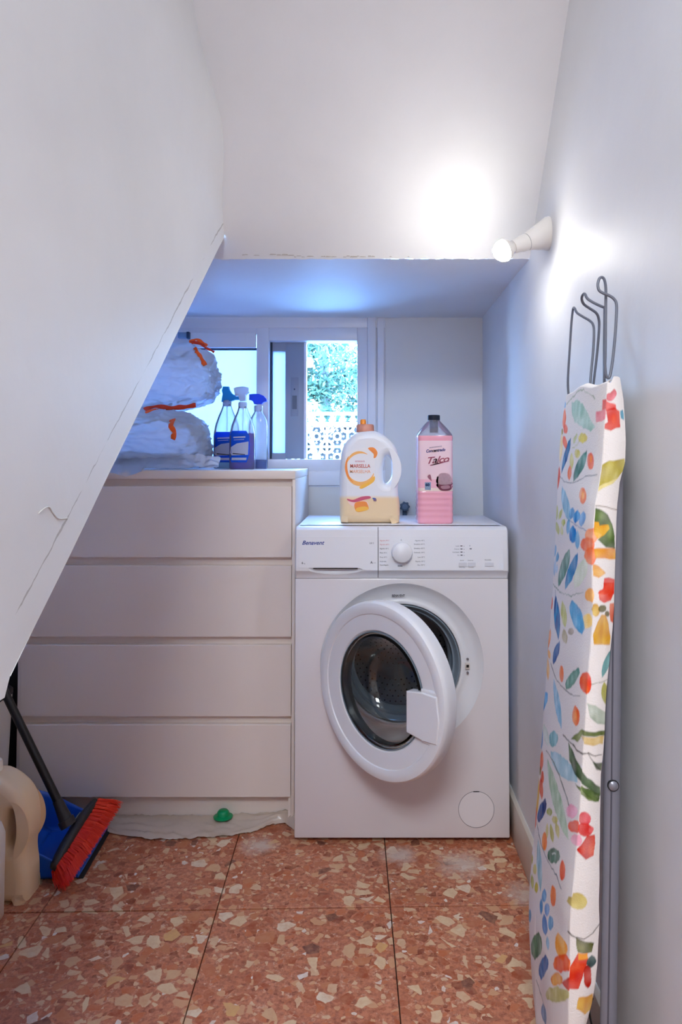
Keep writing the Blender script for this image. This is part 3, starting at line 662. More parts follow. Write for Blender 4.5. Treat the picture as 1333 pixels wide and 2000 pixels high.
text('lettering', '48', .009, mat('print_violet', (120, 90, 150), .5), jg, (jp(425, 0)[0], JF - .001, jp(0, 965)[1]), None, .1, .0003, thick=.0001)
flat('label_print', [jl([(415, 932), (440, 930), (455, 940), (430, 948)])], mat('print_blue', (80, 110, 180), .5), jg, JF - .0004)

M_BEIGE = mat('beige_plastic', (238, 210, 172), .4, sss=.2, var=.05)
j2, cx2 = jug('beige-filled detergent jug with a loop handle on the floor, at the left edge', (at(68, 1700, 1.80).x - .098, 1.80, .0), 99999, M_BEIGE, None)
j2.scale = (1.12, 1.05, 1.10)
lathe('cap', [(0, .262), (.0265, .262), (.027, .264), (.0262, .285), (.024, .2885), (0, .2885)], mat('cream_cap', (236, 226, 210), .4), j2, n=40, loc=(cx2, 0, 0))

# --- pink softener bottle
M_PET = film('clear_bottle_plastic', (214, 218, 236), .32, .15, .5); M_PINK = mat('pink_softener', (240, 168, 186), .25, coat=.5); M_PLAB = mat('pale_pink_label', (236, 206, 214), .4)
pb = thing('softener_bottle', 'square pink fabric softener bottle with a black cap, right of the jug', 'bottle', (at(848.5, 1024, 2.16).x, 2.16, .8656))
PS = 1 / 5.332 / (FPX / 2.16)                                # metres per crop pixel
def pz(y): return (1195 - y) * PS
W2 = 186 * PS
secs = [(0, W2 * .93, W2 * .93, 7), (.003, W2 * .985, W2 * .985, 7), (.008, W2, W2, 7)]
y = 1150
while y > 890:
    for q in range(4): yy_ = y - q * 14.5; secs.append((pz(yy_), W2 * (1 - .022 * (q in (1,)) - .01 * (q in (0, 2))), W2 * (1 - .022 * (q == 1) - .01 * (q in (0, 2))), 7))
    y -= 58
secs = [s for s in secs if s[0] < pz(885)] + [(pz(875), W2, W2, 7), (pz(870), W2 * .985, W2 * .985, 7), (pz(340), W2 * .985, W2 * .985, 7), (pz(330), W2, W2, 7), (pz(300), W2 * .985, W2 * .985, 6)]
loft('pink_fill', [(z, a * .997, b * .997, e) for z, a, b, e in secs], M_PINK, pb, n=64, label='pink liquid in ribbed body')
loft('shoulder', [(pz(302), W2 * .985, W2 * .985, 6), (pz(280), W2 * .95, W2 * .95, 5), (pz(240), W2 * .80, W2 * .80, 4), (pz(190), W2 * .58, W2 * .58, 3), (pz(150), W2 * .38, W2 * .38, 2), (pz(125), W2 * .30, W2 * .30, 2)], M_PET, pb, n=64, cap=False, label='clear empty shoulder')
lathe('cap', [(0, pz(160)), (.0125, pz(158)), (.0125, pz(140)), (.0175, pz(136)), (.0185, pz(130)), (.0185, pz(88)), (.017, pz(82)), (0, pz(81))], mat('black_cap', (26, 34, 48), .35), pb, n=40, label='black ribbed screw cap')
lathe('pour_insert', [(0, pz(265)), (.0125, pz(265)), (.0125, pz(155)), (0, pz(155))], mat('dark_insert', (64, 72, 88), .5, var=.4, vscale=160), pb, n=24)
def pwarp(off):
    def f(v):
        x = max(-W2 * .96, min(W2 * .96, v.x)); return Vector((x, -(W2 * .985) * (1 - (abs(x) / (W2 * .985)) ** 7) ** (1 / 7) - off, v.z))
    return f
def pq(x, y): return ((x - 1058) * PS, pz(y))
lx0 = 880
def grid_patch(name, x0, x1, y0, y1, m, off, parent, nx=24):
    vs, fs = [], []; f = pwarp(off)
    for i in range(nx + 1):
        for y in (y0, y1): a = pq(x0 + (x1 - x0) * i / nx, y); vs.append(f(Vector((a[0], 0, a[1]))))
    for i in range(nx): fs.append((2 * i, 2 * i + 1, 2 * i + 3, 2 * i + 2))
    return pydata(name, vs, fs, m, parent)
grid_patch('label', 882, 1236, 865, 352, M_PLAB, .0006, pb)
grid_patch('label_band', 882, 1236, 832, 745, mat('label_pink_band', (236, 178, 196), .4), .0008, pb)
grid_patch('label_band', 882, 1236, 865, 832, mat('label_cream_band', (238, 214, 206), .4), .0008, pb)
def ptx(s, x, y, h, wpx, m, shear=.2, bold=.0002, rot=0.0, sp=1.0):
    cs, sn = math.cos(rot), math.sin(rot)
    f = pwarp(.0013); a = pq(x, y)
    return text('lettering', s, h, m, pb, width=wpx * PS, shear=shear, bold=bold, warp=lambda v: f(Vector((a[0] + v.x * cs - v.z * sn, 0, a[1] + v.x * sn + v.z * cs))), thick=.00005, spacing=sp)
M_TAL = mat('talc_script', (196, 104, 128), .5)
ptx('Concentrado', 960, 474, .012, 196, mat('navy_print', (50, 64, 150), .5), .3, .0004, .09); ptx('SUAVIZANTE', 995, 430, .0045, 128, mat('navy_print_2', (60, 70, 150), .5), .2, 0, .12)
ptx('Talco', 955, 590, .027, 222, M_TAL, .45, .0004, .10, .9)
f_ = pwarp(.0012)
flat('underline', [[pq(*p) for p in [(1000, 600), (1080, 580), (1195, 556), (1195, 562), (1090, 590), (1005, 607)]]], M_TAL, pb, warp=lambda v: f_(v), bez=False, thick=.0001)
flat('dose_box', [[pq(*p) for p in [(948, 776), (1010, 774), (1008, 852), (950, 850)]]], mat('pale_blue_print', (176, 204, 236), .5), pb, warp=lambda v: f_(v), bez=False, thick=.0001)
ptx('60', 955, 812, .010, 42, mat('navy_print_3', (36, 60, 120), .5), 0, .0006); ptx('DOSIS', 956, 836, .0045, 44, mat('white_print', (236, 240, 246), .5), 0, 0)
f2 = pwarp(.0011)
M_BOWLP = mat('bowl_maroon', (158, 84, 108), .5); M_FLUFF = mat('fluff_pink', (246, 214, 224), .5, var=.3, vscale=160)
flat('bowl_print', [[pq(*p) for p in [(1072, 790), (1232, 780), (1226, 830), (1195, 858), (1120, 860), (1085, 835)]]], M_BOWLP, pb, warp=lambda v: f2(v), thick=.0001)
f3 = pwarp(.0013)
flat('fluff_print', [[pq(*p) for p in [(1062, 760), (1085, 700), (1130, 680), (1190, 690), (1225, 740), (1234, 785), (1150, 800), (1080, 790)]]], M_FLUFF, pb, warp=lambda v: f3(v), thick=.0001)
flat('bowl_shine', [[pq(*p) for p in [(1110, 815), (1190, 805), (1200, 835), (1130, 842)]]], mat('shine_pink', (224, 170, 186), .5), pb, warp=lambda v: f3(v), thick=.0001)
flat('flower_print', [[pq(*p) for p in [(975, 715), (1000, 695), (1012, 720), (1018, 760), (1002, 750), (985, 735)]]], mat('flower_mauve', (206, 140, 160), .5), pb, warp=lambda v: f3(v), thick=.0001)

# --- valve knob on the back wall
vk = wthing('water_valve', 'dark grey lobed valve knob low on the wall between jug and pink bottle', 'valve', (at(791, 989, 2.585).x, 2.605, at(791, 989, 2.585).z))
vx, vz = vk.location.x, vk.location.z
M_VK = mat('slate_plastic', (70, 90, 112), .5)
cyl = [[(math.cos(a) * (.0165 + .0018 * math.cos(7 * a)), math.sin(a) * (.0165 + .0018 * math.cos(7 * a))) for a in [2 * PI * i / 56 for i in range(56)]]]
slab2d('knob', cyl, .016, .003, M_VK, vk, M=Matrix.Translation((vx, 2.575, vz)), bez=False)
lathe('hub', [(0, 0), (.009, 0), (.010, .004)], mat('hub_slate', (96, 116, 138), .5), vk, n=24, M=Matrix.Translation((vx, 2.5655, vz)) @ Matrix.Rotation(-PI / 2, 4, 'X'))
tube('valve_stem', [(vx, 2.583, vz), (vx, 2.606, vz)], .006, mat('valve_chrome', (150, 160, 170), .2, metal=.9), vk)
tube('valve_body', [(vx, 2.59, vz - .045), (vx, 2.59, vz + .004)], .008, M_VK, vk)

# --- wall lamp
base = Vector((XR, 1.632, at(1062, 456, 1.632).z)); bc = at(985, 489, 1.60); ax_ = (bc - base).normalized()
lp = wthing('wall_lamp', 'white angled lampholder with a lit bare bulb, high on the right wall', 'lamp', base)
M_PORC = mat('porcelain', (226, 222, 216), .3)
vs, fs = [], []; n = 40; secs_ = []
s1 = ax_.cross(Vector((0, 0, 1))).normalized(); s2 = s1.cross(ax_)
for t, ry, rz_ in ((0, .030, .0375), (.003, .031, .0385), (.010, .0305, .037)): secs_.append([base + Vector((-t, ry * math.cos(a), rz_ * math.sin(a))) for a in [2 * PI * i / n for i in range(n)]])
for d, r in ((.040, .0255), (.052, .0215), (.062, .0195)):
    ring = []
    for i in range(n):
        a = 2 * PI * i / n; v = Vector((0, math.cos(a), math.sin(a))); v = (v - ax_ * v.dot(ax_)).normalized(); ring.append(base + ax_ * d + v * r)
    secs_.append(ring)
for r_ in secs_: vs += r_
for k in range(len(secs_) - 1):
    for i in range(n): j = (i + 1) % n; fs.append((k * n + i, k * n + j, (k + 1) * n + j, (k + 1) * n + i))
fs += [tuple(range(n)), tuple((len(secs_) - 1) * n + i for i in range(n))]
pydata('mount', vs, fs, M_PORC, lp, True, auto=50)
Q = ax_.to_track_quat('Z', 'Y').to_matrix().to_4x4(); LM = Matrix.Translation(base) @ Q
D = (bc - base).length
lathe('socket', [(.0190, .0625), (.0192, .064), (.0185, .075), (.0165, .082), (.0150, D - .024), (0, D - .024)], M_PORC, lp, n=36, M=LM)
lathe('socket_seam', [(.0188, .0618), (.0193, .0622), (.0188, .0632)], M_INK, lp, n=36, M=LM)
lathe('screw_hole', [(0, 0), (.0022, 0)], M_INK, lp, n=12, M=Matrix.Translation(base + Vector((-.020, -.026, .012))) @ Matrix.Rotation(PI / 2, 4, 'X'))
M_BULB = mat('lit_bulb', (255, 250, 240), .3, emit=BULB_STRENGTH)
lathe('bulb_base', [(0, D - .028), (.011, D - .026), (.0135, D - .020), (.0218, D - .0095), (.0246, D - .002), (.0240, D - .001), (0, D - .001)], M_PORC, lp, n=40, M=LM)
lathe('bulb', [(0, D - .0005), (.0243, D - .0008), (.0246, D), (.0225, D + .010), (.0155, D + .019), (.008, D + .0235), (0, D + .0245)], M_BULB, lp, n=40, M=LM, label='glowing round bulb')

ROWS=[[0.0,0.308,1.365,0.294,1.135,0.311,1.14],[0.03,0.308,1.364,0.291,1.124,0.308,1.129],[0.06,0.304,1.363,0.288,1.113,0.305,1.118],[0.09,0.301,1.363,0.287,1.104,0.305,1.109],[0.12,0.299,1.362,0.285,1.095,0.306,1.1],[0.15,0.297,1.361,0.284,1.088,0.308,1.093],[0.18,0.295,1.36,0.284,1.082,0.31,1.087],[0.21,0.294,1.36,0.284,1.077,0.312,1.082],[0.24,0.294,1.359,0.284,1.073,0.315,1.078],[0.27,0.295,1.358,0.284,1.07,0.322,1.075],[0.3,0.297,1.357,0.285,1.068,0.327,1.073],[0.33,0.3,1.357,0.286,1.067,0.33,1.072],[0.36,0.304,1.356,0.287,1.066,0.331,1.071],[0.39,0.306,1.355,0.287,1.065,0.332,1.07],[0.42,0.308,1.354,0.289,1.064,0.332,1.069],[0.45,0.311,1.353,0.292,1.063,0.333,1.068],[0.48,0.314,1.353,0.295,1.063,0.333,1.068],[0.51,0.316,1.352,0.298,1.062,0.334,1.067],[0.54,0.318,1.351,0.3,1.061,0.334,1.066],[0.57,0.32,1.35,0.302,1.06,0.335,1.065],[0.6,0.322,1.35,0.304,1.06,0.336,1.065],[0.63,0.325,1.349,0.306,1.059,0.339,1.064],[0.66,0.327,1.348,0.308,1.058,0.341,1.063],[0.69,0.329,1.347,0.31,1.057,0.342,1.062],[0.72,0.331,1.347,0.312,1.057,0.344,1.062],[0.75,0.334,1.346,0.314,1.056,0.347,1.061],[0.78,0.336,1.345,0.317,1.055,0.35,1.06],[0.81,0.339,1.344,0.319,1.054,0.353,1.059],[0.84,0.34,1.343,0.32,1.053,0.355,1.058],[0.87,0.342,1.343,0.32,1.053,0.356,1.058],[0.9,0.344,1.342,0.32,1.052,0.357,1.057],[0.93,0.345,1.341,0.321,1.051,0.358,1.056],[0.96,0.346,1.34,0.322,1.05,0.359,1.055],[0.99,0.348,1.34,0.325,1.05,0.361,1.055],[1.02,0.349,1.339,0.331,1.049,0.364,1.054],[1.05,0.351,1.338,0.335,1.048,0.372,1.053],[1.08,0.353,1.337,0.337,1.047,0.373,1.052],[1.11,0.356,1.337,0.339,1.047,0.372,1.052],[1.14,0.36,1.336,0.341,1.046,0.37,1.051],[1.17,0.365,1.335,0.343,1.045,0.365,1.05]]
PRINT = [
[170,203,187,311,1148,476,1147,636,1139,744,1124,894,1102,821,1096,666,1103,627,1107,470,1114,368,1128],
[232,140,150,888,1125,978,1128,1105,1122,1014,1112,904,1109],
[205,70,85,1600,1146,1552,1143,1445,1140,1310,1139,1174,1140,1071,1142,1025,1146,1056,1150,1161,1153,1315,1154,1467,1153,1571,1150],
[220,60,50,964,1143,1232,1137,1547,1132,1585,1125,1098,1125,962,1128],
[205,45,20,1097,1126,1473,1129,1732,1122,1754,1099,1548,1098,1312,1094,1003,1098,1029,1104,1196,1107],
[40,130,160,1770,1122,1944,1125,1970,1109,1795,1112],
[110,170,215,14,1158,-6,1156,-11,1154,-6,1151,10,1149,36,1146,76,1143,94,1145,98,1147,93,1150,80,1152,54,1155],
[240,120,80,71,1144,21,1140,-1,1134,-3,1128,12,1122,48,1115,106,1108,154,1113,176,1118,180,1124,165,1130,133,1137],
[238,110,80,272,1106,267,1102,243,1099,206,1099,166,1100,134,1103,116,1108,120,1112,144,1115,181,1115,223,1113,256,1110],
[238,100,70,145,1096,125,1092,127,1087,144,1083,176,1079,218,1075,281,1071,301,1076,302,1080,286,1084,257,1089,212,1093],
[243,208,135,46,1102,11,1093,0,1084,-2,1075,11,1065,39,1056,88,1047,125,1056,142,1065,144,1074,131,1083,100,1092],
[150,130,50,114,1102,112,1099,98,1098,75,1097,51,1098,32,1100,21,1103,22,1106,36,1108,59,1108,83,1107,104,1105],
[225,85,55,60,1041,6,1034,-26,1027,-40,1020,-37,1012,-17,1005,33,998,91,1006,120,1013,133,1020,127,1027,105,1034],
[20,90,145,400,1091,327,1082,267,1072,221,1062,188,1051,173,1040,177,1028,258,1039,313,1049,358,1059,389,1070,406,1080],
[190,195,140,548,1095,514,1093,490,1091,474,1089,465,1086,464,1083,472,1079,506,1081,530,1084,547,1086,556,1089,557,1092],
[222,205,100,773,1086,764,1082,733,1080,688,1079,640,1080,601,1083,584,1087,593,1091,626,1094,674,1095,721,1093,757,1090],
[190,190,130,460,1071,573,1076,567,1077,453,1072],
[190,190,130,571,1076,664,1093,654,1093,561,1076],
[210,200,115,648,1063,643,1059,622,1056,591,1055,560,1056,534,1059,522,1063,528,1067,549,1069,581,1070,613,1069,637,1066],
[212,205,130,446,1064,420,1059,407,1055,406,1050,419,1045,442,1040,480,1035,503,1040,511,1045,509,1050,500,1055,481,1059],
[238,120,70,420,1043,392,1038,379,1034,377,1030,387,1026,410,1022,447,1018,475,1023,487,1027,488,1031,478,1035,457,1039],
[70,128,118,779,1067,694,1061,628,1053,582,1045,554,1036,543,1027,557,1018,643,1025,702,1033,743,1041,766,1049,783,1058],
[238,100,60,911,1051,914,1044,902,1039,875,1038,843,1039,812,1044,792,1051,797,1057,816,1062,845,1064,875,1062,900,1057],
[252,160,80,877,1054,876,1051,871,1049,864,1048,853,1049,844,1051,839,1054,840,1057,846,1059,855,1060,865,1059,873,1057],
[95,105,115,107,1022,305,1015,315,1016,117,1023],
[95,105,115,299,1015,498,1014,499,1015,302,1016],
[95,105,115,493,1014,664,1019,657,1020,487,1015],
[95,105,115,658,1018,805,1028,795,1028,648,1019],
[95,105,115,795,1027,971,1030,967,1031,792,1028],
[178,163,70,1025,1045,1323,1051,1962,1054,2054,1039,1817,1025,1439,1019,1003,1014,1024,1031],
[222,208,135,1003,1014,1434,1020,1872,1028,1655,1018,1041,1008],
[165,175,150,132,1149,389,1157,371,1159,113,1151],
[165,175,150,377,1157,618,1160,606,1162,362,1159],
[165,175,150,598,1161,815,1151,819,1152,601,1162],
[165,175,150,800,1152,845,1145,863,1145,817,1152],
[145,188,208,239,1007,232,995,253,984,298,974,363,965,450,957,563,951,577,962,557,972,517,981,454,990,363,999],
[242,135,85,865,999,873,993,858,988,827,986,792,987,759,991,735,997,729,1004,743,1009,772,1011,809,1010,842,1005],
[252,180,110,824,999,828,997,823,994,813,993,800,994,786,996,776,999,772,1002,777,1004,786,1005,801,1004,814,1002],
[203,203,140,70,970,22,965,-3,960,-13,955,-5,950,18,946,66,942,114,948,137,953,146,958,139,962,116,966],
[195,195,120,297,969,243,965,205,962,177,958,164,954,163,950,180,947,239,951,277,954,303,958,315,962,315,966],
[190,195,115,433,948,426,945,403,942,368,940,334,940,306,941,295,944,302,947,325,950,360,952,395,952,422,950],
[188,190,115,40,940,13,935,12,930,29,927,68,924,122,922,201,921,226,927,226,931,210,935,174,937,122,939],
[215,212,155,298,939,270,935,259,932,259,929,271,926,295,924,334,923,361,927,372,930,372,933,361,935,337,937],
[90,155,203,619,977,563,974,541,970,531,967,529,963,538,960,579,957,636,961,656,965,668,968,668,971,660,974],
[60,140,198,739,976,683,972,659,968,647,964,645,961,652,957,694,954,753,959,776,962,787,966,789,969,781,972],
[105,160,208,850,975,804,971,786,967,778,963,776,959,784,955,821,952,872,956,891,961,899,964,898,968,889,972],
[105,168,208,526,956,487,951,474,946,467,942,468,937,478,933,513,930,550,935,565,940,570,944,569,948,561,953],
[20,130,198,647,949,582,942,561,937,555,932,562,927,582,923,647,920,711,927,730,932,736,937,730,941,711,946],
[115,175,212,750,944,716,938,706,933,704,928,708,923,721,919,760,915,794,921,804,926,806,931,801,936,788,940],
[100,130,170,529,954,914,948,923,949,539,955],
[250,150,100,1260,944,1236,939,1161,935,1052,933,969,934,922,936,902,942,914,948,956,953,1027,956,1137,954,1224,950],
[242,120,75,1118,931,1093,926,1016,922,950,919,889,918,841,920,820,925,834,931,877,936,938,940,998,940,1081,936],
[242,115,65,1198,915,1177,908,1114,903,1021,901,959,902,919,905,902,911,912,918,947,924,998,928,1092,926,1164,921],
[72,98,35,1033,985,1322,980,1592,973,1809,960,1923,944,1978,924,1564,926,1237,937,1386,944,1062,951],
[235,175,55,1041,964,1234,963,1275,958,1652,959,1690,953,1480,944,1236,938,1101,946],
[222,150,45,1092,925,1976,925,2023,910,1169,910],
[222,158,70,1083,903,1305,899,1595,889,1311,882,1087,886],
[120,98,80,1012,987,2009,980,2016,981,1016,988],
[95,155,200,61,900,17,895,-7,890,-16,886,-12,883,7,879,47,877,90,882,113,887,122,891,119,894,100,897],
[100,160,200,201,891,155,887,131,883,118,879,120,876,135,873,169,871,213,876,238,880,249,883,248,886,234,889],
[155,190,214,-3,872,-27,865,-39,859,-39,854,-30,849,-9,844,25,840,51,847,61,853,62,858,55,863,34,868],
[165,195,218,101,876,73,869,56,863,50,857,52,852,64,847,88,842,116,849,133,855,140,861,137,866,126,871],
[165,195,218,183,868,157,864,144,861,138,859,142,856,156,854,181,852,207,856,220,859,226,862,222,865,208,867],
[105,148,132,581,910,462,897,374,883,310,870,269,857,254,844,278,833,400,849,487,863,549,876,587,888,601,899],
[50,128,180,772,911,677,898,603,886,547,874,507,862,486,850,494,839,597,853,672,866,726,878,762,890,781,900],
[218,226,203,921,908,829,898,764,888,721,878,699,869,698,861,729,853,827,865,891,875,932,884,952,893,953,901],
[212,35,15,1532,882,1724,884,1982,881,1994,859,1280,860,1346,865,1507,867],
[150,155,145,24,826,210,827,223,828,37,828],
[150,155,145,198,827,394,827,406,828,213,829],
[212,45,20,1525,876,1973,876,1982,861,1826,849,1531,847,1333,852,1301,863,1494,868],
[247,180,100,1124,858,1103,853,1047,850,987,848,950,847,922,849,912,853,924,859,952,864,990,868,1053,867,1106,863],
[208,165,60,1370,838,1350,834,1281,830,1184,829,1081,831,1005,834,988,838,1000,843,1073,846,1169,847,1267,846,1341,842],
[100,95,35,1633,839,1616,836,1558,834,1476,833,1393,834,1327,836,1301,839,1322,842,1382,844,1466,844,1548,844,1607,842],
[120,108,45,1780,831,1772,829,1737,827,1690,827,1638,827,1596,829,1580,831,1589,833,1624,835,1673,835,1723,835,1762,833],
[208,92,48,1794,845,1989,847,2041,818,1869,821,1782,830],
[212,160,28,1416,830,1618,829,1776,817,1931,796,1932,785,1196,787,1128,802,1295,821],
[250,218,140,1010,822,1002,816,984,811,957,808,928,807,904,810,893,815,897,821,916,826,943,829,972,830,995,827],
[10,92,155,177,815,150,800,157,787,183,775,231,765,298,757,390,751,412,765,407,778,383,789,339,799,274,807],
[35,92,155,423,751,353,740,304,730,273,721,258,713,259,706,286,700,358,712,404,722,434,731,449,739,447,746],
[95,105,115,163,822,172,813,186,814,178,823],
[203,203,135,428,819,400,809,399,801,411,795,440,789,482,784,543,781,565,790,567,798,556,804,528,810,489,815],
[190,180,148,507,777,482,771,477,766,485,762,506,759,540,758,593,758,617,764,621,769,615,773,593,775,560,777],
[85,165,208,653,832,615,819,631,811,667,804,719,798,784,794,895,795,925,806,909,814,879,821,835,827,773,831],
[170,155,135,740,789,736,786,715,782,685,779,653,778,627,778,616,780,621,783,643,787,673,789,705,791,730,790],
[235,120,95,86,794,85,788,72,783,49,780,19,780,-5,783,-21,788,-23,794,-8,799,16,802,44,802,70,799],
[243,155,95,70,748,15,738,-17,730,-33,722,-35,715,-20,709,17,705,70,715,102,724,118,731,119,738,106,744],
[243,175,95,37,708,18,703,19,699,32,697,57,696,97,697,154,699,171,704,173,708,160,710,135,711,97,710],
[243,190,120,36,693,5,683,-2,675,6,669,31,664,72,661,134,660,162,669,169,676,161,683,139,687,99,691],
[95,98,98,187,694,356,686,370,688,203,696],
[95,98,98,351,686,533,686,544,687,364,688],
[95,98,98,527,685,796,696,803,698,536,687],
[95,98,98,790,696,930,706,934,707,794,697],
[150,165,150,43,825,365,828,374,829,56,827],
[150,165,150,357,828,652,837,656,839,362,829],
[150,165,150,649,837,895,858,888,858,641,838],
[243,125,65,595,710,596,703,582,697,558,693,530,693,505,695,491,701,490,708,504,714,529,718,557,719,581,716],
[100,150,132,889,745,799,734,743,724,701,715,668,707,648,699,669,693,764,705,820,715,860,724,889,732,907,739],
[228,72,18,1220,732,1211,724,1145,719,1040,717,969,716,930,718,911,724,915,732,945,741,987,746,1083,745,1174,740],
[95,155,155,2038,779,1881,774,1773,768,1700,762,1661,755,1655,748,1700,740,1862,746,1970,751,2045,757,2084,764,2085,771],
[150,150,130,1219,730,1591,733,1582,733,1210,731],
[150,150,130,1574,732,2049,736,2038,737,1564,733],
[172,170,75,1828,734,1744,728,1717,722,1727,717,1777,711,1866,706,2014,700,2102,706,2134,712,2124,717,2071,723,1979,728],
[145,192,216,336,680,342,666,372,654,414,644,471,636,542,629,629,626,623,639,597,650,558,659,502,668,431,675],
[95,168,218,5,627,160,640,164,627,76,604,3,589],
[238,108,45,944,679,943,672,926,665,898,660,866,659,839,661,824,667,824,675,842,682,870,687,902,688,928,685],
[250,160,90,903,676,904,673,898,670,890,668,878,668,869,669,863,672,862,676,868,679,876,680,888,681,898,679],
[155,170,150,1103,704,1470,701,1999,689,1999,671,1633,674,1252,684],
[208,180,118,965,654,1975,656,1949,644,1415,643,1019,644],
[95,110,45,972,663,2014,663,2012,656,1384,656,980,655,945,642,832,633],
[128,182,188,570,604,560,597,519,588,458,579,391,573,337,572,313,576,324,583,368,593,432,602,498,607,547,608],
[205,215,202,60,576,47,567,65,560,103,557,157,556,230,558,326,563,337,572,322,578,289,581,237,582,163,581],
[168,203,214,393,565,411,554,483,552,575,554,684,560,806,569,966,586,954,596,898,598,820,597,718,592,588,584],
[88,153,203,-18,563,-45,552,-53,544,-47,537,-28,531,5,528,53,526,80,536,87,544,83,551,64,557,33,561],
[228,98,55,91,529,38,517,10,507,4,500,14,494,41,491,93,491,140,503,163,512,173,520,164,525,141,529],
[225,95,60,233,500,232,495,213,488,184,483,149,480,120,480,104,484,105,489,124,496,155,501,189,504,217,503],
[220,90,55,104,484,80,474,78,467,92,462,120,459,163,458,224,460,246,470,247,477,235,481,209,485,167,485],
[228,190,108,23,475,0,460,-5,447,-1,436,16,426,44,418,88,412,113,427,120,440,115,451,97,460,69,469],
[120,110,40,91,493,91,489,83,485,66,482,47,480,29,481,19,484,17,488,26,492,43,495,62,497,80,496],
[80,70,60,662,620,870,628,883,630,676,623],
[80,70,60,863,627,1264,631,1283,632,872,630],
[80,70,60,1245,631,1633,627,1642,628,1254,633],
[80,70,60,1618,627,1962,628,1955,629,1611,628],
[80,75,60,1244,631,1571,617,1596,618,1270,631],
[80,75,60,1557,618,1960,604,1983,605,1580,619],
[62,88,52,787,624,881,620,997,609,1335,597,1963,582,1979,570,1729,573,1177,586,925,593,827,602],
[98,115,55,936,581,1105,586,1370,576,1767,570,1912,565,1915,562,1422,564,1055,574],
[58,78,33,1503,619,2009,616,2001,604,1705,609],
[172,198,168,305,541,350,522,428,509,526,500,639,494,764,491,905,493,868,508,806,520,722,529,616,536,482,541],
[120,125,120,233,547,444,556,461,559,251,550],
[120,125,120,434,556,634,555,652,558,454,559],
[120,125,120,629,555,822,543,839,546,649,558],
[120,125,120,818,543,863,538,880,541,836,546],
[72,93,42,1003,584,1398,581,1939,573,1948,565,1740,563,1346,569],
[25,62,125,332,477,231,458,178,444,141,432,119,422,115,414,170,413,281,434,333,448,365,459,382,468,381,475],
[228,115,90,0,423,-29,411,-38,402,-36,395,-18,390,11,386,57,386,86,397,95,406,92,413,77,418,49,422],
[168,173,95,549,485,542,481,521,476,486,470,449,466,418,464,403,465,408,469,432,475,468,480,506,485,536,487],
[205,195,118,583,484,561,478,555,475,562,473,579,474,608,476,652,481,674,487,680,490,675,492,658,491,629,489],
[200,192,110,647,484,637,478,640,473,651,470,669,469,696,469,732,470,741,476,739,480,730,483,712,485,686,485],
[183,178,88,531,464,521,458,525,453,537,449,557,447,585,447,627,448,636,455,633,459,621,463,601,465,573,466],
[218,208,150,449,453,431,446,423,440,423,436,431,432,448,430,474,430,493,437,500,442,501,447,493,450,476,452],
[242,135,48,488,428,488,420,469,412,437,405,400,401,368,402,348,407,350,415,368,424,400,431,438,434,469,433],
[236,165,190,984,548,979,542,955,535,918,528,878,524,845,523,829,526,835,532,862,539,899,546,940,550,971,551],
[236,172,192,1242,508,1224,503,1162,500,1069,499,988,498,952,496,935,498,941,504,971,512,1031,517,1131,516,1207,512],
[208,65,72,1563,539,1532,534,1437,531,1305,530,1170,531,1066,535,1018,540,1046,544,1139,548,1274,549,1416,547,1519,543],
[210,55,50,1643,523,1604,518,1490,515,1328,514,1163,516,1037,520,993,523,1019,529,1132,533,1298,534,1470,532,1594,528],
[232,75,45,1092,528,1076,523,1018,520,968,514,925,509,891,507,875,510,882,515,911,523,951,530,994,535,1059,532],
[224,105,105,1694,523,1680,521,1640,519,1581,519,1525,519,1480,521,1462,523,1476,526,1515,527,1573,527,1632,527,1677,525],
[198,40,15,1422,516,1749,515,1789,503,1740,486,1588,484,1439,481,1249,487,1022,493,1220,502],
[62,108,84,785,452,778,445,737,434,676,423,606,413,549,409,524,411,536,420,581,431,646,443,711,451,761,455],
[222,227,222,709,443,703,442,688,439,667,436,645,432,628,430,622,430,627,431,643,434,664,438,686,441,702,443],
[233,105,66,899,448,901,441,890,434,869,429,843,426,819,428,805,433,802,440,813,447,834,453,859,455,883,453],
[238,120,42,775,389,770,380,750,370,720,363,687,359,659,360,644,367,647,376,668,386,699,393,732,396,760,395],
[152,192,203,202,391,188,373,200,359,230,348,275,340,332,334,406,332,414,348,404,362,382,373,342,382,285,389],
[95,112,120,103,403,315,397,332,400,121,406],
[95,112,120,311,397,526,404,540,406,326,400],
[95,112,120,521,404,751,416,763,419,535,406],
[95,112,120,747,416,853,414,866,416,760,419],
[190,185,110,33,337,18,331,11,327,12,324,18,322,31,320,55,321,70,326,76,331,76,334,70,336,56,337],
[208,198,118,234,342,233,337,216,331,188,325,157,321,132,320,116,323,117,328,133,334,161,339,193,343,220,344],
[170,170,80,81,309,66,301,65,296,74,293,94,292,126,293,175,297,190,305,190,309,180,312,158,313,126,312],
[198,185,80,332,327,330,322,314,316,288,310,258,306,233,305,220,308,221,312,237,318,264,324,294,328,319,329],
[195,175,70,1559,421,1520,415,1409,411,1252,410,1093,412,983,414,952,414,971,424,1057,433,1218,434,1384,432,1508,427],
[82,148,203,494,352,456,342,446,336,445,332,451,329,467,328,507,332,543,341,553,347,555,351,550,354,536,355],
[90,150,200,436,327,413,318,409,313,412,308,420,305,433,303,466,304,489,313,492,318,490,322,482,326,469,328],
[98,145,203,578,345,544,335,535,330,535,326,542,323,558,322,599,326,632,336,641,341,642,345,635,348,619,349],
[58,120,185,525,317,497,305,497,300,504,295,519,292,545,291,599,296,628,307,629,313,621,317,604,320,580,321],
[85,150,195,737,341,734,335,718,328,694,322,667,318,645,318,633,322,636,328,651,335,676,341,703,344,725,344],
[105,160,200,157,248,153,241,123,232,83,223,41,217,11,216,-2,219,10,227,42,237,79,245,116,251,144,251],
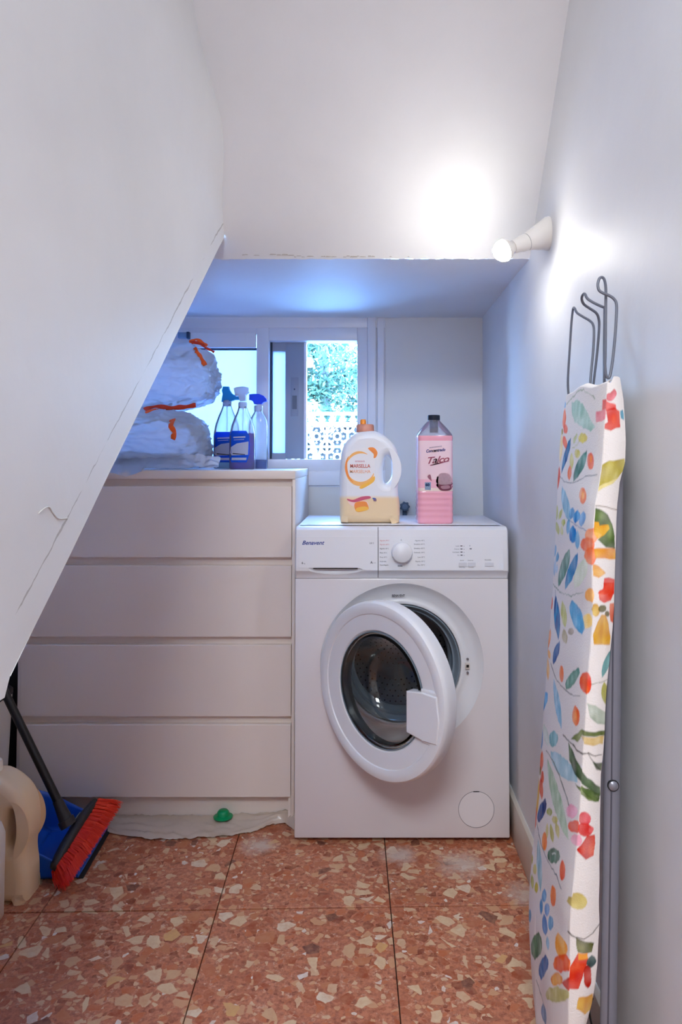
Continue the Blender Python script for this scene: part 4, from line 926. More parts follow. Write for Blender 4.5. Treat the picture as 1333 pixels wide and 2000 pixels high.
[120,170,200,633,302,621,296,616,291,619,288,627,286,642,285,665,285,678,292,683,297,681,300,671,302,657,303],
[78,118,84,400,264,265,231,190,210,139,192,128,182,162,180,289,195,443,232,502,251,528,264,527,271,498,274],
[62,108,170,627,270,528,245,469,227,430,212,406,200,411,193,473,197,591,228,646,246,676,258,688,268,680,273],
[85,75,65,973,373,1233,369,1248,370,983,376],
[85,75,65,1226,369,1499,368,1501,369,1227,371],
[85,75,65,1491,368,1813,374,1800,375,1479,369],
[85,75,65,1806,374,2042,386,2023,387,1785,375],
[90,95,25,1208,370,1833,360,1760,347,1295,350],
[242,170,68,830,344,794,330,786,321,795,315,822,314,866,315,932,322,967,337,979,346,972,351,946,353,902,351],
[233,85,30,1059,332,1034,326,975,316,911,301,844,289,792,283,769,286,784,296,830,310,896,325,965,337,1026,339],
[228,145,48,932,295,923,288,891,278,845,266,796,257,759,253,742,255,753,263,786,274,834,285,881,294,917,297],
[208,50,20,1295,349,1632,348,1638,336,1524,321,1379,296,1079,295,919,288,1050,327],
[240,165,60,1295,349,1632,348,1636,340,1326,339],
[175,32,15,1828,313,1823,304,1780,298,1706,296,1615,299,1543,305,1508,314,1517,323,1564,329,1639,331,1720,329,1788,322],
[190,185,120,1032,287,997,281,934,263,842,240,738,219,656,205,623,204,654,217,732,239,830,262,923,280,991,291],
[212,158,28,1434,284,1972,286,2080,262,1732,257,1393,268],
[115,145,180,511,165,479,151,466,141,471,136,495,135,534,137,596,145,625,159,632,167,626,172,605,174,570,172],
[68,90,90,1763,343,1657,340,1603,337,1587,334,1607,331,1666,328,1780,324,1883,327,1932,330,1948,333,1930,336,1873,340],
[150,150,150,329,168,551,167,565,170,345,172],
]
# --- ironing board
ROWS = np.array(ROWS)
prt = []
for q in PRINT:
    prt.append((np.array(lin(tuple(q[:3]))[:3]), np.array(q[3:], float).reshape(-1, 2) / 1000))
ib = wthing('ironing_board', 'folded ironing board in a floral cover standing upright along the right wall', 'ironing board', (.335, 1.21, 0))
sc = np.concatenate([np.linspace(-.12, 0, 7)[:-1], np.linspace(0, 1, 150), np.linspace(1, 2, 50)[1:], np.linspace(2, 2.6, 9)[1:]])
zc = np.concatenate([np.linspace(.004, 1.166, 760), [1.1685, 1.170, 1.1705]])
S, Z = np.meshgrid(sc, zc)
R = [np.interp(np.clip(Z, 0, 1.17), ROWS[:, 0], ROWS[:, i]) for i in range(1, 7)]
fS = np.clip(S, 0, 1); sS = np.clip(S - 1, 0, 1)
X = R[0] + (R[2] - R[0]) * fS + (R[4] - R[2]) * sS; Y = R[1] + (R[3] - R[1]) * fS + (R[5] - R[3]) * sS
bA = np.clip(-S, 0, 1) / .12; X = X + .022 * bA; Y = Y - .004 * bA ** 2
X = X - .007 * np.sin(PI * fS) ** .6 * (S >= 0) * (S <= 1)
fold = np.exp(-((S - 1) / .05) ** 2); X = X + .0022 * fold
Y = Y - .004 * np.sin(PI * sS)
cC = np.clip(S - 2, 0, 1) / .6; Y = Y + .07 * cC; X = X + .004 * np.sin(PI * cC) - .006 * cC
wr = np.zeros_like(X); rng = np.random.RandomState(5); NG = rng.rand(100, 400)
def blot(x, y, cell):
    u = np.clip((x + .05) / cell, 0, 98) % 98; v = np.clip((y + .05) / cell, 0, 1e6) % 398; i = u.astype(int); j = v.astype(int); a = u - i; b = v - j; a = a * a * (3 - 2 * a); b = b * b * (3 - 2 * b)
    return (NG[i, j] * (1 - a) + NG[i + 1, j] * a) * (1 - b) + (NG[i, j + 1] * (1 - a) + NG[i + 1, j + 1] * a) * b - .5

for _ in range(26):
    s0, z0, a = rng.uniform(0, 2), rng.uniform(0, 1.17), rng.uniform(-.5, .5); ls, lz_ = rng.uniform(.05, .4), rng.uniform(.01, .035)
    wr += rng.uniform(-.0016, .0016) * np.exp(-((S - s0) / ls) ** 2 - ((Z - z0 - a * (S - s0) * .12) / lz_) ** 2)
X = X + wr; Y = Y + wr * (S > .95) * 1.2
lowf = np.clip((.34 - Z) / .34, 0, 1)                                                     # loose creases towards the nose
X = X + lowf * .004 * np.sin(S * 9 + Z * 20) * (S > .3) * (S < 2)
tipz = (Z > 1.1665) * (Z - 1.1665) / .004; X = X + tipz * .010 * (S <= 1.0) ; Sc = np.clip(S, 0, 1.5); Zt = Z + .005 * np.sin(Sc * 4.2) * np.clip((Z - 1.10) / .07, 0, 1) + .0025 * np.sin(Sc * 13 + 1) * np.clip((Z - 1.13) / .04, 0, 1) - .010 * np.clip(np.abs(S - 1.5) - .25, 0, 1) ** 2 * (S > 1) * np.clip((Z - 1.1) / .07, 0, 1) * 3
nr, nc = X.shape
colr = np.tile(np.array(lin((226, 220, 216))[:3]), (nr, nc, 1))
wsc = np.where(S <= 1, .31, .06)                                                          # metres per unit of s, for soft print edges
for c_, v in prt:
    s0, s1_, z0, z1 = v[:, 0].min() - .03, v[:, 0].max() + .03, v[:, 1].min() - .006, v[:, 1].max() + .006
    m_ = (S >= s0) & (S <= s1_) & (Z >= z0) & (Z <= z1)
    if not m_.any(): continue
    x_ = S[m_] * .31; y_ = Z[m_]; x0_ = np.where(S[m_] > 1, .31 + (S[m_] - 1) * .045, x_); x_ = x_ + .0026 * blot(x0_, y_, .011) * np.where(S[m_] > 1, 4, 1); y_ = y_ + .0030 * blot(y_ * .3, x0_ + .2, .011); px_ = v[:, 0] * .31; py_ = v[:, 1]
    ins = np.zeros(x_.shape, bool); dmin = np.full(x_.shape, 9.0); k = len(v)
    for i in range(k):
        ax0, ay0, bx0, by0 = px_[i], py_[i], px_[(i + 1) % k], py_[(i + 1) % k]
        cnd = ((ay0 > y_) != (by0 > y_)); xi = (bx0 - ax0) * (y_ - ay0) / (by0 - ay0 + 1e-12) + ax0; ins ^= cnd & (x_ < xi)
        dx, dy = bx0 - ax0, by0 - ay0; t = np.clip(((x_ - ax0) * dx + (y_ - ay0) * dy) / (dx * dx + dy * dy + 1e-12), 0, 1)
        dmin = np.minimum(dmin, np.hypot(x_ - ax0 - t * dx, y_ - ay0 - t * dy))
    sd = np.where(ins, dmin, -dmin); al = np.clip(sd / .0022 + .5, 0, 1)
    wv = .84 + .60 * blot(x0_, y_, .014) + .25 * blot(y_ * .3, x0_ * 1.0 + .1, .006) + .16 * np.exp(-dmin / .0022)
    cc = np.clip(c_[None, :] ** np.clip(wv / .9, .4, 2)[:, None], 0, 1); al = (al * np.clip(.90 + .25 * blot(x0_ + .1, y_ + .1, .016), 0, 1))[:, None]
    colr[m_] = colr[m_] * (1 - al) + cc * al
me = bpy.data.meshes.new('fabric_cover'); me.vertices.add(nr * nc); me.vertices.foreach_set('co', np.stack([X, Y, Zt], -1).ravel())
ii = np.arange((nr - 1) * nc).reshape(nr - 1, nc)[:, :-1].ravel(); quads = np.stack([ii, ii + 1, ii + nc + 1, ii + nc], -1).astype(np.int32)
me.loops.add(len(quads) * 4); me.loops.foreach_set('vertex_index', quads.ravel()); me.polygons.add(len(quads)); me.polygons.foreach_set('loop_start', np.arange(0, len(quads) * 4, 4)); me.update(calc_edges=True)
at_ = me.color_attributes.new('print', 'FLOAT_COLOR', 'POINT'); at_.data.foreach_set('color', np.concatenate([colr, np.ones((nr, nc, 1))], -1).astype(np.float32).ravel())
mf = mat('floral_cotton', (226, 220, 216), .85, bump=.25, bscale=420, spec=.2); nt = mf.node_tree; an = nt.nodes.new('ShaderNodeAttribute'); an.attribute_name = 'print'; nt.links.new(an.outputs['Color'], nt.nodes['Principled BSDF'].inputs['Base Color'])
obj('fabric_cover', me, mf, ib, True, label='cream cover with watercolour flowers and leaves')
def brow(z, i): return float(np.interp(z, ROWS[:, 0], ROWS[:, i]))
vs, fs = [], []
zz = np.linspace(.03, 1.155, 24)
for z in zz:
    for (i, d, e) in ((1, .010, -.012), (3, .010, .010), (3, .022, .010), (1, .022, -.012)): vs.append((brow(z, i) + d, brow(z, i + 1) + e, z))
for k in range(23):
    for i in range(4): j = (i + 1) % 4; fs.append((k * 4 + i, k * 4 + j, k * 4 + 4 + j, k * 4 + 4 + i))
fs += [(0, 1, 2, 3), (92, 95, 94, 93)]
pydata('board_panel', vs, fs, mat('board_mesh_metal', (120, 120, 124), .5, metal=.5), ib)
M_WIRE = mat('grey_enamelled_wire', (98, 102, 114), .35, spec=.6); M_LEG = mat('grey_leg_paint', (112, 112, 122), .4, spec=.5)
la, lb = at(1201, 1040, 1.075), at(1196, 1535, 1.075); lc_ = at(1189, 2000, 1.075); leg_dir = (lc_ - lb).normalized(); lend = lc_ + leg_dir * (lc_.z / -leg_dir.z - .008)
ltop = la + (la - lb).normalized() * .10
def off(p, dx, dy): return Vector((p.x + dx, p.y + dy, p.z))
leg = tube('leg', [ltop, la, lb, lc_, off(lend, 0, 0)], .0118, M_LEG, ib, n=24, sq=(1.0, .8))
tube('leg_groove', [off(ltop, -.0035, -.0088), off(lb, -.0035, -.0088), off(lend, -.0035, -.0088)], .0012, mat('groove_dark', (74, 74, 84), .5), leg, n=8)
tube('leg', [off(ltop, -.006, .17), off(lend, -.006, .17)], .0110, M_LEG, ib, n=16)
lathe('rivet', [(0, -.004), (.004, -.0035), (.0068, -.001), (.0072, .002), (0, .002)], mat('rivet_grey', (128, 128, 138), .35, metal=.4), leg, n=24, M=Matrix.Translation(off(at(1199, 1535, 1.0645), 0, 0)) @ Matrix.Rotation(-PI / 2, 4, 'X'))
lathe('rivet_rim', [(.0072, .000), (.0082, .000), (.0082, .003)], M_BLACK, leg, n=24, M=Matrix.Translation(at(1199, 1535, 1.0645)) @ Matrix.Rotation(-PI / 2, 4, 'X'))
tube('foot_bar', [off(lend, 0, -.01) + Vector((0, 0, .004)), off(lend, 0, .20) + Vector((0, 0, .004))], .0105, M_BLACK, ib, n=14)
tube('frame_wire', catmull([at(1158, 1950, 1.13), at(1152, 1975, 1.14), at(1158, 2010, 1.15), at(1166, 2060, 1.15)]), .0016, M_BLACK, ib, n=6); tube('frame_wire', catmull([at(1138, 1965, 1.2), at(1144, 2000, 1.2), at(1150, 2060, 1.2)]), .0016, M_BLACK, ib, n=6)
def wire(pts, y0, y1):
    k = len(pts) - 1; return catmull([at(p[0], p[1], y0 + (y1 - y0) * i / k if len(p) == 2 else p[2]) for i, p in enumerate(pts)], 5)
W1 = wire([(1114, 790), (1111, 768), (1110, 740), (1113, 690), (1117, 630), (1120, 604), (1123, 602), (1128, 611), (1140, 619), (1152, 626), (1159, 634), (1161, 650), (1159, 690), (1155, 730), (1152, 775)], 1.32, 1.20)
W2_ = wire([(1157, 775), (1161, 740), (1167, 690), (1171, 640), (1170, 622), (1165, 611), (1152, 602), (1141, 594), (1137, 584), (1139, 576), (1143, 574), (1148, 583), (1158, 590), (1172, 597), (1182, 601)], 1.20, 1.10)
W3 = wire([(1181, 740), (1183, 700), (1183.5, 640), (1184, 590), (1184, 562), (1181, 546), (1176, 541.5), (1171, 545), (1168.5, 556), (1171, 567), (1180, 573), (1190, 577), (1200, 584), (1205, 596), (1204, 630), (1200, 680), (1195, 720), (1190, 738), (1184, 730), (1182, 700)], 1.075, 1.055)
for W_ in (W1, W2_, W3): tube('iron_rest_wire', W_, .00215, M_WIRE, ib, n=10)
W4 = [at(1182, 601, 1.10), at(1181, 680, 1.09), at(1181, 755, 1.09)]
tube('iron_rest_wire', W4, .00215, M_WIRE, ib, n=8)

# --- two stuffed white bags on the chest
M_BAG = film('white_bag_plastic', (253, 253, 254), .84, .28, .62)
M_TIE = mat('orange_drawstring', (252, 106, 40), .45); M_TIED = mat('red_orange_drawstring', (214, 66, 36), .5)
def bag(label, c, r, seed, zlow, tuft, group='stuffed white bags on the chest'):
    t = wthing('plastic_bag', label, 'bag', (c[0], c[1], zlow), group)
    bm = bmesh.new(); bmesh.ops.create_icosphere(bm, subdivisions=6, radius=1)
    so = Vector((seed * 3.1, seed * 1.7, seed))
    td = Vector(tuft).normalized()
    for v in bm.verts:
        p = v.co.copy().normalized()
        e = 2.7; q = (abs(p.x) ** e + abs(p.y) ** e + abs(p.z) ** e) ** (-1 / e); s = p * q
        lump = 1 + .07 * noise.noise(s * 1.6 + so)
        k = max(0, s.normalized().dot(td)); ang = math.atan2(p.z, p.x)
        ray_ = .5 + .5 * math.sin(ang * 17 + 3 * noise.noise(s * 2 + so)); rid = 1 - abs(noise.noise(Vector((s.x * 3.0, s.y * 2.6, s.z * 2.2)) + so)) * 2
        rid2 = 1 - abs(noise.noise(s * 6.5 + so * 2)) * 2
        rid3 = 1 - abs(noise.noise(Vector((s.x * 9 + s.z * 6, s.y * 9, s.z * 9 - s.x * 5)) + so)) * 2
        a = .010 * rid + .007 * max(0, rid2) ** 3 + .003 * max(0, rid3) ** 3 + .007 * ray_ * k ** 3
        co = Vector((s.x * r[0], s.y * r[1], s.z * r[2])) * lump + s.normalized() * (a - .02)
        if k > .90: co += td * (k - .90) * 5 * .05
        co += Vector(c)
        if co.z < zlow + .004:
            co.z = zlow + .001 + .003 * abs(noise.noise(co * 30))
        v.co = co
    o = obj('bag_skin', bm, M_BAG, t, True); return t, o
ztop = Zd(919) + .0005
b1, s1o = bag('lower stuffed white bag with orange drawstring, lying flat on the chest', (-.785, 2.365, 1.110), (.278, .195, .120), 1.0, ztop, (.2, -.9, .1))
b2, s2o = bag('upper stuffed white bag with orange drawstring, piled on top of the other', (-.760, 2.40, 1.318), (.262, .175, .122), 2.3, 1.214, (.7, -.3, .6))
# crumpled empty skirt of the lower bag that hangs a little over the front edge
def ruffle(name, P, m, parent, th=None):
    nu, nv = 60, 14; vs, fs = [], []
    for i in range(nu + 1):
        for j in range(nv + 1): vs.append(P(i / nu, j / nv))
    for i in range(nu):
        for j in range(nv): a = i * (nv + 1) + j; fs.append((a, a + nv + 1, a + nv + 2, a + 1))
    return pydata(name, vs, fs, m, parent, True)
def P1(u, v):
    px = 218 + 200 * u; x = at(px, 925, 2.15).x; k = noise.noise(Vector((u * 7, v * 2.5, 3))); k2 = noise.noise(Vector((u * 19, v * 5, 8)))
    fr = .012 * (1 - u) ** .5 + .004; y = 2.24 - v * (.135 if u < .35 else .135 - .10 * min(1, (u - .35) / .5)); z = ztop + .004 + .05 * (1 - v) ** 1.5 * (1 - .3 * u) + .012 * abs(k) + .006 * abs(k2)
    if y < DY + .004: z = min(z, ztop + .006 + .004 * abs(k2)); 
    if v > .8 and u < .35: y = DY - .006 - .012 * (v - .8) * 5; z = ztop - (v - .8) * 5 * .016 * math.sin(PI * min(1, u / .35)) + .004 * k2
    return (x + .006 * k, y, z)
ruffle('bag_hem', P1, M_BAG, b1)
dgt = bpy.context.evaluated_depsgraph_get()
def ribbon(name, parent, surf, pts, w0, m, lift=.004, wv=.3):
    """A strip laid over the bag along photo points."""
    tree = BVHTree.FromObject(surf, dgt); o = Vector((0, 0, CAMH)); P = []
    fine = catmull([Vector((p[0], p[1], 0)) for p in pts], 6)
    for p in fine:
        d = (at(p.x, p.y, 1) - o).normalized(); h = tree.ray_cast(o, d)
        P.append((h[0] - d * lift) if h[0] else None)
    last = next((p for p in P if p), at(pts[0][0], pts[0][1], 2.3)); Q_ = []
    for p, f in zip(P, fine):
        if p is None: p = at(f.x, f.y, last.y)
        Q_.append(p); last = p
    vs, fs = [], []
    for i, p in enumerate(Q_):
        t = (Q_[min(i + 1, len(Q_) - 1)] - Q_[max(i - 1, 0)]).normalized(); s = t.cross(Vector((0, 1, 0))).normalized(); wd = w0 * (1 + wv * math.sin(i * .9))
        for q in (-1, -.3, .4, 1): vs.append(p + s * wd * q / 2 + Vector((0, -.002 * (1 - q * q) + .001 * math.sin(i * 1.3 + q * 3), 0)))
    for i in range(len(Q_) - 1):
        for q in range(3): a = i * 4 + q; fs.append((a, a + 1, a + 5, a + 4))
    return pydata(name, vs, fs, m, parent, True)
ribbon('drawstring', b2, s2o, [(370, 668), (384, 663), (398, 670), (405, 676)], .008, M_TIE); ribbon('drawstring', b2, s2o, [(374, 670), (388, 668), (400, 678), (412, 684), (419, 688)], .007, M_TIED); ribbon('drawstring', b2, s2o, [(372, 666), (392, 672), (402, 674)], .009, M_TIED)
ribbon('drawstring', b2, s2o, [(379, 680), (386, 690), (394, 702), (401, 714)], .0145, M_TIE, wv=.15)
ribbon('drawstring', b1, s1o, [(282, 800), (305, 794), (335, 796), (360, 794), (383, 791)], .011, M_TIED, lift=.012); ribbon('drawstring', b1, s1o, [(284, 806), (305, 799), (335, 799), (362, 797), (380, 794)], .006, M_TIE, lift=.014)
ribbon('drawstring', b1, s1o, [(338, 818), (334, 832), (340, 845), (337, 858)], .0165, M_TIE, wv=.1)

# --- spray bottles at the right end of the chest
M_CYAN = mat('cyan_plastic', (20, 150, 232), .3); M_BLUE = mat('royal_blue_plastic', (16, 70, 236), .3); M_SPR = film('cloudy_sprayer_plastic', (206, 218, 240), .8, .3, .4)
M_PURP = film('violet_liquid', (120, 52, 255), .98, .2, .8); M_LBL = mat('label_blue', (20, 110, 240), .4); M_LBW = mat('label_silver', (236, 238, 246), .35); M_AQUA = film('pale_aqua_liquid', (168, 226, 252), .85, .2, .6); M_BLIQ = film('blue_liquid', (30, 120, 235), .93, .2, .6)
M_CPET = film('clear_spray_plastic', (244, 248, 252), .30, .12, .7)
SU = 1 / 9.52 * 2.43 / FPX
def head(t, poly, nx, nz, m, H, name='trigger_head', th_=.022, z0=.0):
    H -= .007
    slab2d(name, [[((x - nx) * SU, H + (nz - y) * SU) for x, y in poly]], th_, .0012, m, t, bez=False)
def spray(label, px, Y, w_, d_, H, liq, mliq, lab_, mshell=None, sh=.56):
    t = thing('spray_bottle', label, 'bottle', (at(px, 915, Y).x, Y, ztop), 0, 'spray bottles on the chest')
    a, b = w_ / 2, d_ / 2; body = [(0, a * .9, b * .9), (.004, a, b), (H * (sh - .06), a, b), (H * sh, a * .98, b), (H * (sh + (1 - sh) * .30), a * .86, b * .93), (H * (sh + (1 - sh) * .58), a * .64, b * .78), (H * (sh + (1 - sh) * .82), a * .42, b * .56), (H, .013, .013)]
    loft('body', [(z, p, q, 3.2) for z, p, q in body], mshell or M_CPET, t, n=48, cap=False)
    k = [s for s in body if s[0] < liq] + [(liq, *[float(np.interp(liq, [s[0] for s in body], [s[i] for s in body])) for i in (1, 2)])]
    loft('liquid', [(z + .0008, p * .97, q * .97, 3.2) for z, p, q in k], mliq, t, n=48)
    tube('dip_tube', [(0, 0, .01), (0, 0, H)], .002, M_CPET, t, n=8)
    lathe('collar', [(0, H - .006), (.0145, H - .006), (.0150, H + .010), (.0130, H + .014), (0, H + .014)], lab_[0], t, n=28)
    if lab_[1]:
        hx, z0, z1 = lab_[1]; yb = -b - .0012; f = lambda off: (lambda v: Vector((v.x, -b * (1 - min(.999, abs(v.x) / a) ** 3.2) ** (1 / 3.2) - off, v.z)))
        LD = -.0075 if w_ > .08 else 0
        def rr(sx, za, zb_, bulge=1.0): return [(-sx * .75, za), (-sx, za + (zb_ - za) * .25), (-sx * 1.02, (za + zb_) / 2), (-sx, zb_ - (zb_ - za) * .16), (-sx * .7, zb_), (sx * .7, zb_), (sx, zb_ - (zb_ - za) * .16), (sx * 1.02, (za + zb_) / 2), (sx, za + (zb_ - za) * .25), (sx * .75, za)]
        def dense(lp): 
            out = []
            for i in range(len(lp)):
                p, q = lp[i], lp[(i + 1) % len(lp)]
                for k_ in range(6): out.append((LD + p[0] + (q[0] - p[0]) * k_ / 6, p[1] + (q[1] - p[1]) * k_ / 6))
            return out
        flat('label', [dense(rr(hx, z0, z1))], M_LBL, t, warp=f(.0006), bez=False, thick=.0001)
        hh = z1 - z0
        flat('label_panel', [dense([(-hx * .88, z0 + hh * .30), (-hx * .8, z0 + hh * .48), (-hx * .2, z0 + hh * .60), (hx * .92, z0 + hh * .66), (hx * .88, z0 + hh * .24), (-hx * .7, z0 + hh * .22)])], M_LBW, t, warp=f(.0009), bez=False, thick=.0001)
        flat('label_panel', [dense([(-hx * .72, z0 + hh * .07), (-hx * .7, z0 + hh * .15), (hx * .74, z0 + hh * .15), (hx * .70, z0 + hh * .07)])], M_LBW, t, warp=f(.0009), bez=False, thick=.0001)
        flat('label_stripe', [dense([(-hx * .6, z0 + hh * .265), (-hx * .6, z0 + hh * .295), (hx * .6, z0 + hh * .255), (hx * .6, z0 + hh * .235)])], M_BLACK, t, warp=f(.0012), bez=False, thick=.0001)
        flat('label_stripe', [dense([(-hx * .55, z0 + hh * .77), (-hx * .55, z0 + hh * .81), (hx * .62, z0 + hh * .83), (hx * .62, z0 + hh * .78)])], M_LBW, t, warp=f(.0012), bez=False, thick=.0001)
        flat('label_stripe', [dense([(-hx * .5, z0 + hh * .70), (-hx * .5, z0 + hh * .715), (hx * .5, z0 + hh * .74), (hx * .5, z0 + hh * .72)])], M_LBW, t, warp=f(.0012), bez=False, thick=.0001)
    return t
def zpx(py, Y): return at(450, py, Y).z - ztop
Y1 = 2.46
t = spray('leftmost spray bottle on the chest, with blue label and cyan trigger', 443, Y1, .088, .05, zpx(790, Y1), .10, M_AQUA, (M_SPR, (.036, zpx(903, Y1), zpx(844, Y1))))
head(t, [(230, 190), (335, 190), (350, 250), (400, 325), (440, 348), (620, 345), (622, 440), (450, 442), (400, 462), (300, 477), (203, 477), (214, 400), (226, 330), (208, 270)], 300, 478, M_CYAN, zpx(781, Y1))
Y2 = 2.36
t = spray('middle spray bottle on the chest, filled with violet liquid', 474, Y2, .084, .052, zpx(794, Y2), zpx(847, Y2), M_PURP, (M_SPR, (.0335, zpx(903, Y2), zpx(842, Y2))))
head(t, [(385, 195), (440, 172), (560, 160), (655, 182), (655, 262), (600, 312), (600, 420), (500, 430), (470, 330), (415, 335)], 545, 560, M_SPR, zpx(794, Y2))
Y3 = 2.44
t = spray('rightmost spray bottle on the chest, clear with royal blue trigger', 504.5, Y3, .064, .046, zpx(800, Y3), .030, M_BLIQ, (M_SPR, None), sh=.76)
head(t, [(620, 332), (700, 325), (800, 325), (885, 358), (945, 425), (948, 462), (885, 480), (852, 515), (712, 515), (690, 465), (640, 437), (618, 437)], 785, 520, M_BLUE, zpx(786, Y3))

# --- crumpled plastic sheet along the foot of the chest
M_SHEET = mat('milky_floor_sheet', (208, 190, 174), .25, alpha=.95, var=.2, vscale=18)
ST = [(222, 1592, 1628), (262, 1592, 1635), (305, 1592, 1642), (380, 1591, 1641), (450, 1589, 1636), (500, 1586, 1627), (535, 1583, 1612), (560, 1580, 1610), (579, 1576, 1624)]
def P2(u, v):
    px = 222 + 357 * u; back = float(np.interp(px, [s[0] for s in ST], [2.178] * 9)); fr = float(np.interp(px, [s[0] for s in ST], [s[2] for s in ST]))
    d = at(px, fr, 1) - Vector((0, 0, CAMH)); Yf = CAMH / -d.z * d.y if d.z < 0 else 2
    y = (DY + .032) + (Yf - DY - .032) * v; y = min(y, DY + .032); s = Yf + (DY + .032 - Yf) * (1 - v)
    x = (px - VX) / FPX * s * 1.005; k = noise.noise(Vector((u * 9, v * 3, 1))); k2 = noise.noise(Vector((u * 30, v * 9, 5)))
    rise = .022 * max(0, u - .72) / .28 * math.sin(PI * min(1, v * .9 + .1)) + .012 * max(0, u - .55) * (1 - v)
    return (min(x, WX0 - .004 + .0 * u), s, .0022 + .011 * abs(k) + .006 * abs(k2) + rise + .011 * (1 - v) ** 2)
ms = ruffle('plastic_sheet', P2, M_SHEET, None); tag(ms, 'crumpled milky plastic sheet on the floor along the foot of the chest', 'sheet')
# --- green cap lying at the plinth
gc = at(436, 1580, 2.140)
g = thing('green_cap', 'small green domed plastic cap lying at the foot of the chest', 'cap', (gc.x, 2.142, .0175))
M_GR = mat('green_plastic', (0, 140, 84), .35)
lathe('brim', [(0, 0), (.027, .0), (.028, .002), (.020, .006), (0, .006)], M_GR, g, n=40); lathe('dome', [(.0175, .004), (.017, .014), (.013, .019), (.008, .0205), (0, .021)], M_GR, g, n=36)

# --- dustpan: local x along the lip, local y towards the back of the pan
M_DP = mat('blue_plastic', (20, 86, 190), .35, var=.06); M_RUB = mat('black_rubber', (34, 38, 44), .6)
A0, A1 = Vector((-.728, 1.862, 0)), Vector((-.742, 2.105, 0)); lx_ = (A1 - A0); LW = lx_.length; lx_.normalize(); ly_ = Vector((-lx_.y, lx_.x, 0))
dp = thing('dustpan', 'blue plastic dustpan with black rubber lip on the floor under the broom head', 'dustpan', (A0 + A1) / 2)
dp.rotation_euler = (0, 0, math.atan2(lx_.y, lx_.x))
hw = LW / 2
def shell(name, P, nu, nv, m, parent, th_=.003):
    vs, fs = [], []
    for i in range(nu + 1):
        for j in range(nv + 1): vs.append(P(i / nu, j / nv))
    for i in range(nu):
        for j in range(nv): a = i * (nv + 1) + j; fs.append((a, a + nv + 1, a + nv + 2, a + 1))
    o = pydata(name, vs, fs, m, parent, True); s = o.modifiers.new('t', 'SOLIDIFY'); s.thickness = th_; s.offset = 1
    dg = bpy.context.evaluated_depsgraph_get(); m2 = bpy.data.meshes.new_from_object(o.evaluated_get(dg)); o.modifiers.clear(); o.data = m2; return o
DPD = .235
def dpan(u, v):
    """u across the section (left wall, floor, right wall), v from the lip to the back."""
    hgt = .012 + .108 * min(1, v * 1.15) ** .9
    back = 1 - .16 * max(0, v - .7) / .3; s = u * 2 - 1; a = abs(s)
    if a > .72: k = (a - .72) / .28; x = math.copysign(hw * back * (1 + .06 * k), s); z = .006 + hgt * k
    else: x = s / .72 * hw * back * .995; z = .006
    y = DPD * v; zf = .012 * math.sin(PI * min(1, v * 1.3)) if a < .6 else 0
    return (x, y + (.012 * k if a > .72 and v > .9 else 0), z + (zf if a <= .72 else 0) - .003)
shell('pan', dpan, 50, 30, M_DP, dp)
def dback(u, v):
    s = u * 2 - 1; x = s * hw * .84 * (1 + .06 * v); return (x, DPD + .012 * v + .018 * (1 - s * s), .004 + .118 * v + .006 * (1 - s * s) * v)
shell('back_wall', dback, 24, 12, M_DP, dp)
def dstep(u, v):
    s = u * 2 - 1; return (s * hw * .80, DPD * .62 + .085 * v, .010 + .034 * math.sin(PI / 2 * v))
shell('inner_ramp', dstep, 12, 10, M_DP, dp)
box('lip', -hw, hw, -.012, .004, .0, .0045, M_RUB, dp, bev=.0015, label='black rubber lip')
box('lip_ridge', -hw + .004, hw - .004, .004, .022, .004, .0085, M_DP, dp, bev=.0015)

# --- broom: head resting on the dustpan lip, stick leaning to the left
M_BRI = bpy.data.materials.new('red_bristle'); M_BRI.use_nodes = True
p_ = M_BRI.node_tree.nodes['Principled BSDF']; p_.inputs['Roughness'].default_value = .4
h_ = M_BRI.node_tree.nodes.new('ShaderNodeNewGeometry'); r_ = M_BRI.node_tree.nodes.new('ShaderNodeValToRGB'); r_.color_ramp.elements[0].color = lin((222, 20, 8)); r_.color_ramp.elements[1].color = lin((252, 70, 34))
M_BRI.node_tree.links.new(h_.outputs['Random Per Island'], r_.inputs[0]); M_BRI.node_tree.links.new(r_.outputs[0], p_.inputs['Base Color'])
M_BH = mat('dark_broom_plastic', (44, 42, 44), .45, var=.2, vscale=20); M_STK = mat('black_stick', (26, 25, 27), .4)
H0, H1 = at(100, 1694, 1.83), at(184, 1560, 2.03)      # ends of the broom block
T0, T1 = at(130, 1728, 1.80), at(226, 1584, 2.07)     # ends of the bristle tips
br = wthing('broom', 'black-handled broom with red bristles standing in the blue dustpan', 'broom', ((T0 + T1) / 2).to_tuple()[:2] + (0,))
ax1 = (H1 - H0); BL = ax1.length; ax1.normalize(); bd = ((T0 + T1) / 2 - (H0 + H1) / 2); bd = (bd - ax1 * bd.dot(ax1)); bd.normalize(); wd_ = ax1.cross(bd).normalized()
vs, fs = [], []; NB = 24; k = 12
for i in range(NB + 1):
    t_ = i / NB; s = 2 * t_ - 1; wdt = .024 * (1 - .55 * abs(s) ** 4) * (1 if 0 < i < NB else .5); hb = .013 * (1 - .35 * abs(s) ** 3); c_ = H0 + ax1 * BL * t_ + bd * (.006 * abs(s) ** 2)
    for q in range(k):
        a, b = se(2 * PI * q / k, wdt, hb, 3); vs.append(c_ + wd_ * a + bd * b)
for i in range(NB):
    for q in range(k): j = (q + 1) % k; fs.append((i * k + q, i * k + j, (i + 1) * k + j, (i + 1) * k + q))
fs += [tuple(range(k))[::-1], tuple(NB * k + q for q in range(k))]
pydata('broom_block', vs, fs, M_BH, br, True, auto=60)
random.seed(11); vs, fs = [], []
